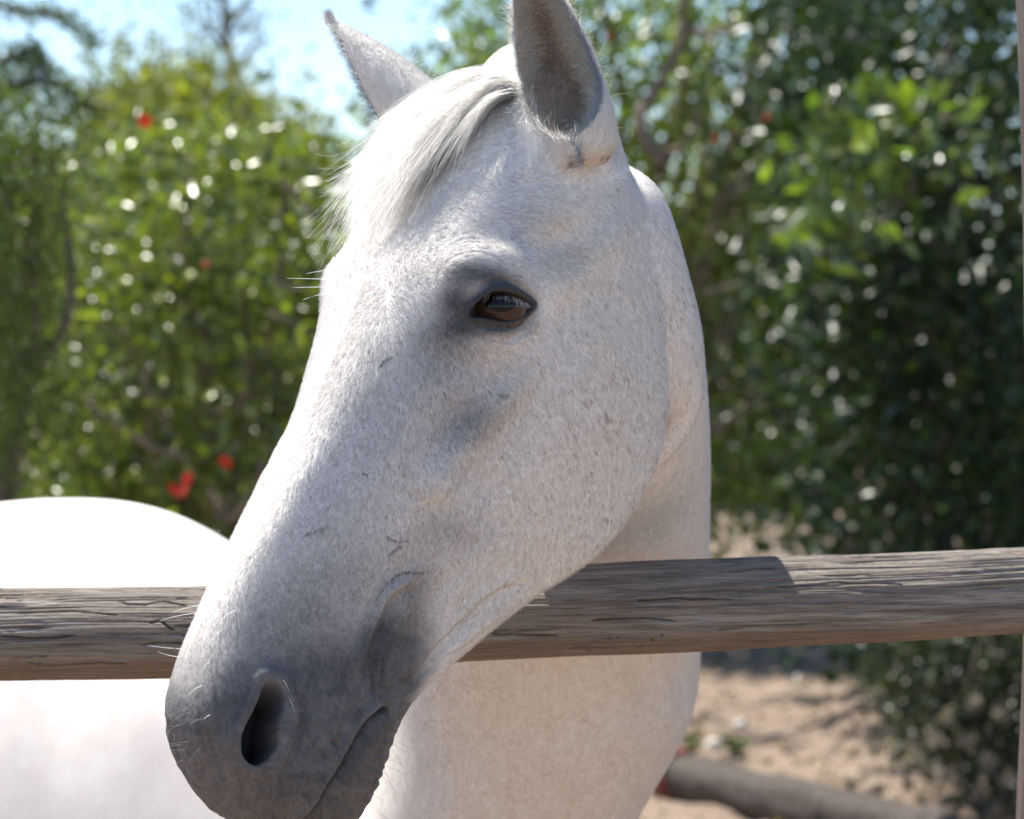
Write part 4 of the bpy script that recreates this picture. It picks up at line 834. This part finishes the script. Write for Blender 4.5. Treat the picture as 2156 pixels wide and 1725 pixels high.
# red blooms
fm, nt, b = new_mat('red_petal'); b.inputs['Base Color'].default_value = (.72, .030, .012, 1); b.inputs['Roughness'].default_value = .5
t_ = nt.nodes.new('ShaderNodeBsdfTranslucent'); t_.inputs[0].default_value = (.9, .05, .015, 1); mx = nt.nodes.new('ShaderNodeMixShader'); mx.inputs[0].default_value = .5
nt.links.new(b.outputs[0], mx.inputs[1]); nt.links.new(t_.outputs[0], mx.inputs[2]); nt.links.new(mx.outputs[0], nt.nodes['Material Output'].inputs[0])
def bloom(X, Y, d, size, parent, seed):
    r = np.random.default_rng(seed); V, F = [], []
    for k in range(5):
        a = k*1.2566+r.normal(0, .1); o = len(V)
        for ti in np.linspace(0, 1, 6):
            wd = .42*math.sin(math.pi*(.12+.8*ti))**.8
            for s in (-1, -.5, 0, .5, 1):
                x, y, z = ti, s*wd, .35*ti-.45*ti**2+.10*s*s+.05*math.sin(s*7+k)*ti
                V.append((x*math.cos(a)-y*math.sin(a), x*math.sin(a)+y*math.cos(a), z))
        for u in range(5):
            for s in range(4): F.append((o+u*5+s, o+u*5+s+1, o+u*5+s+6, o+u*5+s+5))
    V = np.array(V)*size; R = np.array(Matrix.Rotation(r.uniform(.6, 1.5), 3, 'X') @ Matrix.Rotation(r.uniform(-1, 1), 3, 'Y')); p = pixw(X, Y, d)-np.array(parent.location)
    me = mesh_from('bloom', V@R.T+p, np.array(F)); me.shade_smooth(); link('bloom', me, parent, mat=fm)
for k, (X, Y, s) in enumerate([(305,255,.021),(475,974,.021),(396,1008,.020),(380,1034,.024),(366,1030,.017),(432,556,.010)]): bloom(X, Y, 8.45, s, hib, k)
for k, (X, Y, s) in enumerate([(1607,250,.034),(1504,292,.020),(1283,76,.020)]): bloom(X, Y, 12.4, s, tre, 20+k)
# tree limbs seen between the leaves
for path, rad in [([(1400,340),(1362,300),(1350,240),(1385,180),(1425,110),(1440,40),(1430,-60)], .035), ([(1362,300),(1420,320),(1460,270),(1470,200)], .022), ([(1440,60),(1500,70),(1560,50),(1650,10)], .02), ([(1500,915),(1540,880),(1580,850),(1620,830)], .03), ([(1480,620),(1560,600),(1640,590)], .018), ([(1530,420),(1590,380),(1640,350)], .02)]:
    rad *= .8; w = pixw(*np.array(path, float).T, 12.5)-np.array(tre.location); link('branch', tubes_mesh('branch', [tube(w, np.linspace(rad, rad*.5, len(w)), 10, 6, .04)]), tre, mat=palebark)
for path, rad in [([(180,850),(260,905),(330,945),(420,975)], .017), ([(300,790),(330,860),(360,910)], .012), ([(600,385),(640,430),(680,490)], .014), ([(560,660),(640,690),(700,740)], .012), ([(560,590),(660,615),(740,625)], .012)]:
    rad *= .75; w = pixw(*np.array(path, float).T, 8.7)-np.array(hib.location); link('branch', tubes_mesh('branch', [tube(w, np.linspace(rad, rad*.6, len(w)), 10, 6, .04)]), hib, mat=palebark)
# unseen leaves and branches added above the frame to dapple the sand with shade
r = np.random.default_rng(108); tb = np.array(tre.location); gc = np.stack([r.uniform(-.9, .5, 26), CAMY+r.uniform(10.6, 12.4, 26), r.uniform(2.75, 3.5, 26)], -1); c_ = np.repeat(gc, 24, 0)+r.normal(0, .07, (26*24, 3))
link('dapple_bough', leaves_mesh('u', c_-tb, .075*r.uniform(.6, 1.3, len(c_)), tints(len(c_), r, np.array([.10, .142, .027]), .35, .3), r), tre, kind='stuff', mat=glossy)
for k in range(8): link('branch', tubes_mesh('branch', [tube([np.array([.4, 13.0-2.35, 3.3])-tb, (gc[k*3]+np.array([.4, 13.0-2.35, 3.6]))/2-tb, gc[k*3]-tb], [.035, .025, .008], 8, 5, .04, k)]), tre, mat=palebark)
# far wood that closes the view under the crowns
r = np.random.default_rng(88); n = 26000; X = r.uniform(-9, 9, n); Y = CAMY+r.uniform(21, 24, n); Z = r.random(n)**.8*(1.9+.5*np.sin(X*1.3)+.3*np.sin(X*3.1+1))
link('far_thicket', leaves_mesh('far_thicket', np.stack([X, Y, Z], -1), r.uniform(.10, .20, n), tints(n, r, np.array([.035, .07, .014]), .35, .12), r, .6), None, 'distant mass of green thicket behind the bushes', 'thicket', kind='stuff', mat=dull)
# ================================================================== things on the ground
def rock(name, X, Y, size, label, tint, seed, d=None, group=None, z=0):
    r = np.random.default_rng(seed); bm = bmesh.new(); bmesh.ops.create_icosphere(bm, subdivisions=4, radius=1.0)
    co = np.array([v.co for v in bm.verts]); n = sum(a*(vnoise(co[:, 0]*f+co[:, 2]*f*.7+50, co[:, 1]*f-co[:, 2]*f*.6+50, seed+i)-.5) for i, (f, a) in enumerate([(1.3, .7), (3, .35), (7, .16)]))
    co = co*(1+n)[:, None]*np.array(size); co[:, 2] -= co[:, 2].min()*.8
    for v, c in zip(bm.verts, co): v.co = c
    me = bpy.data.meshes.new(name); bm.to_mesh(me); bm.free(); me.shade_smooth()
    m, nt, b = new_mat(name+'_stone'); n1 = noise(nt, 14, 5, .65, objvec(nt)); nt.links.new(ramp(nt, n1.outputs[0], [(.3, tuple(np.array(tint)*.7)), (.7, tint)]).outputs[0], b.inputs['Base Color']); b.inputs['Roughness'].default_value = .9; bump(nt, n1.outputs[0], .6, .01, b)
    if d is None: d = CAMH/((Y-862.5)/FPX+math.tan(-PITCH))
    p = pixw(X, Y, d); o = link(name, me, None, label, 'rock', group, mat=m); o.location = (p[0], p[1], -.012); return o
for k, (X, Y, s, lab) in enumerate([(1790,1650,.034,'rounded sandy clod beside the fallen log'), (1838,1668,.03,'small crumbly clod between the log and the shrub'), (1870,1690,.024,'smallest crumbly clod at the edge of the shrub shade'),
                                    (1560,1528,.018,'small white pebble on the sunlit sand by the neck'), (1505,1570,.022,'pale stone next to the small weed')]):
    rock('stone' if k > 2 else 'clod', X, Y, (s*1.2, s, s*.8), lab, (.46, .36, .27) if k < 3 else (.75, .72, .68), 30+k)
r = np.random.default_rng(91); n = 1500; X = r.uniform(.2, 2.4, n); Y = CAMY+r.uniform(8.2, 12.5, n)
link('leaf_litter', leaves_mesh('leaf_litter', np.stack([X, Y, .02+.008*r.random(n)], -1), r.uniform(.012, .04, n), tints(n, r, np.array([.12, .085, .055]), .4, .2), r, .5), None, 'dry brown leaves and crumbs scattered over the sand under the dark tree', 'litter', kind='stuff', mat=dull)
# log on two short supports, bound with red cord
Lp = [pixw(1380, 1628, 9.45), pixw(1480, 1646, 9.25), pixw(1620, 1678, 8.95), pixw(1790, 1716, 8.65), pixw(2000, 1765, 8.3)]
lg = link('log_rail', None, None, 'low dark log on short supports bound with red cord', 'log'); l0 = Lp[0].copy(); l0[2] = 0; lg.location = l0
g = tube([p-l0 for p in Lp], [.072, .074, .07, .07, .068], 30, 14, .0, 4); uu, aa = np.meshgrid(np.arange(len(g))/6., np.arange(30)/30., indexing='ij'); gc_ = g.mean(1, keepdims=True); g = gc_+(g-gc_)*(.85+.20*vnoise(uu, aa*6, 61, 6)+.14*vnoise(uu*2.4, aa*15, 62, 15))[..., None]
link('trunk', tubes_mesh('log', [g]), lg, mat=bark_material('log_bark', (.030, .023, .018), (.115, .092, .074)))
for p in (Lp[1]*.7+Lp[2]*.3, Lp[3]): link('support', tubes_mesh('support', [tube([np.array([p[0], p[1], -.1])-l0, np.array([p[0], p[1], p[2]-.03])-l0], [.022, .02], 12, 6, .03)]), lg, mat=bark)
cm, nt, b = new_mat('red_cord'); b.inputs['Base Color'].default_value = (.28, .05, .04, 1); b.inputs['Roughness'].default_value = .8
coils = []
ax = (Lp[1]-Lp[0]); ax /= np.linalg.norm(ax); s1 = np.cross(ax, [0, 0, 1.]); s1 /= np.linalg.norm(s1); s2 = np.cross(s1, ax)
for k in range(3):
    c0 = Lp[0]*.38+Lp[1]*.62+ax*(k*.022-.05); th = np.linspace(0, 2*np.pi, 20, endpoint=False); sk = .5 if k % 2 else -.4
    pth = [c0+.083*(math.cos(t)*s1+math.sin(t)*s2)+ax*.04*math.sin(t)*sk-l0 for t in th]; pth.append(pth[0]); coils.append(tube(pth, [.0065]*len(pth), 8, 3))
for dx in (-.03, .03): coils.append(tube([Lp[0]*.38+Lp[1]*.62+ax*dx-s1*.08-l0, Lp[0]*.38+Lp[1]*.62+ax*dx-s1*.09-[0, 0, .1]-l0, Lp[0]*.38+Lp[1]*.62+ax*dx*1.6-s1*.07-[0, 0, .2]-l0], [.010, .009, .007], 8, 5))
link('cord', tubes_mesh('cord', coils), lg, mat=cm)
for k, (X, Y, lab) in enumerate([(1440,1590,'small green weed behind the corded end of the log'), (1545,1585,'tiny green sprout on the sand behind the log')]):
    r = np.random.default_rng(60+k); d = CAMH/((Y-862.5)/FPX+math.tan(-PITCH)); p = pixw(X, Y, d); p[2] = 0; s = 1-.45*k
    wd = link('weed', None, None, lab, 'weed'); wd.location = p
    stems = [np.array([r.normal(0, .035*s), r.normal(0, .03), r.uniform(.03, .085)*s]) for _ in range(9)]
    for q in stems: link('stem', tubes_mesh('stem', [tube([np.zeros(3)-[0, 0, .01], q*.5+[0, 0, .008], q], [.003, .0025, .0012], 6, 3)]), wd, mat=bark)
    c_ = np.repeat(np.array(stems), 12, 0)+r.normal(0, .012, (108, 3)); link('leaf_cluster', leaves_mesh('w', c_, .026*r.uniform(.6, 1.2, 108), tints(108, r, np.array([.06, .11, .02]), .3, .2), r), wd, kind='stuff', mat=dull)
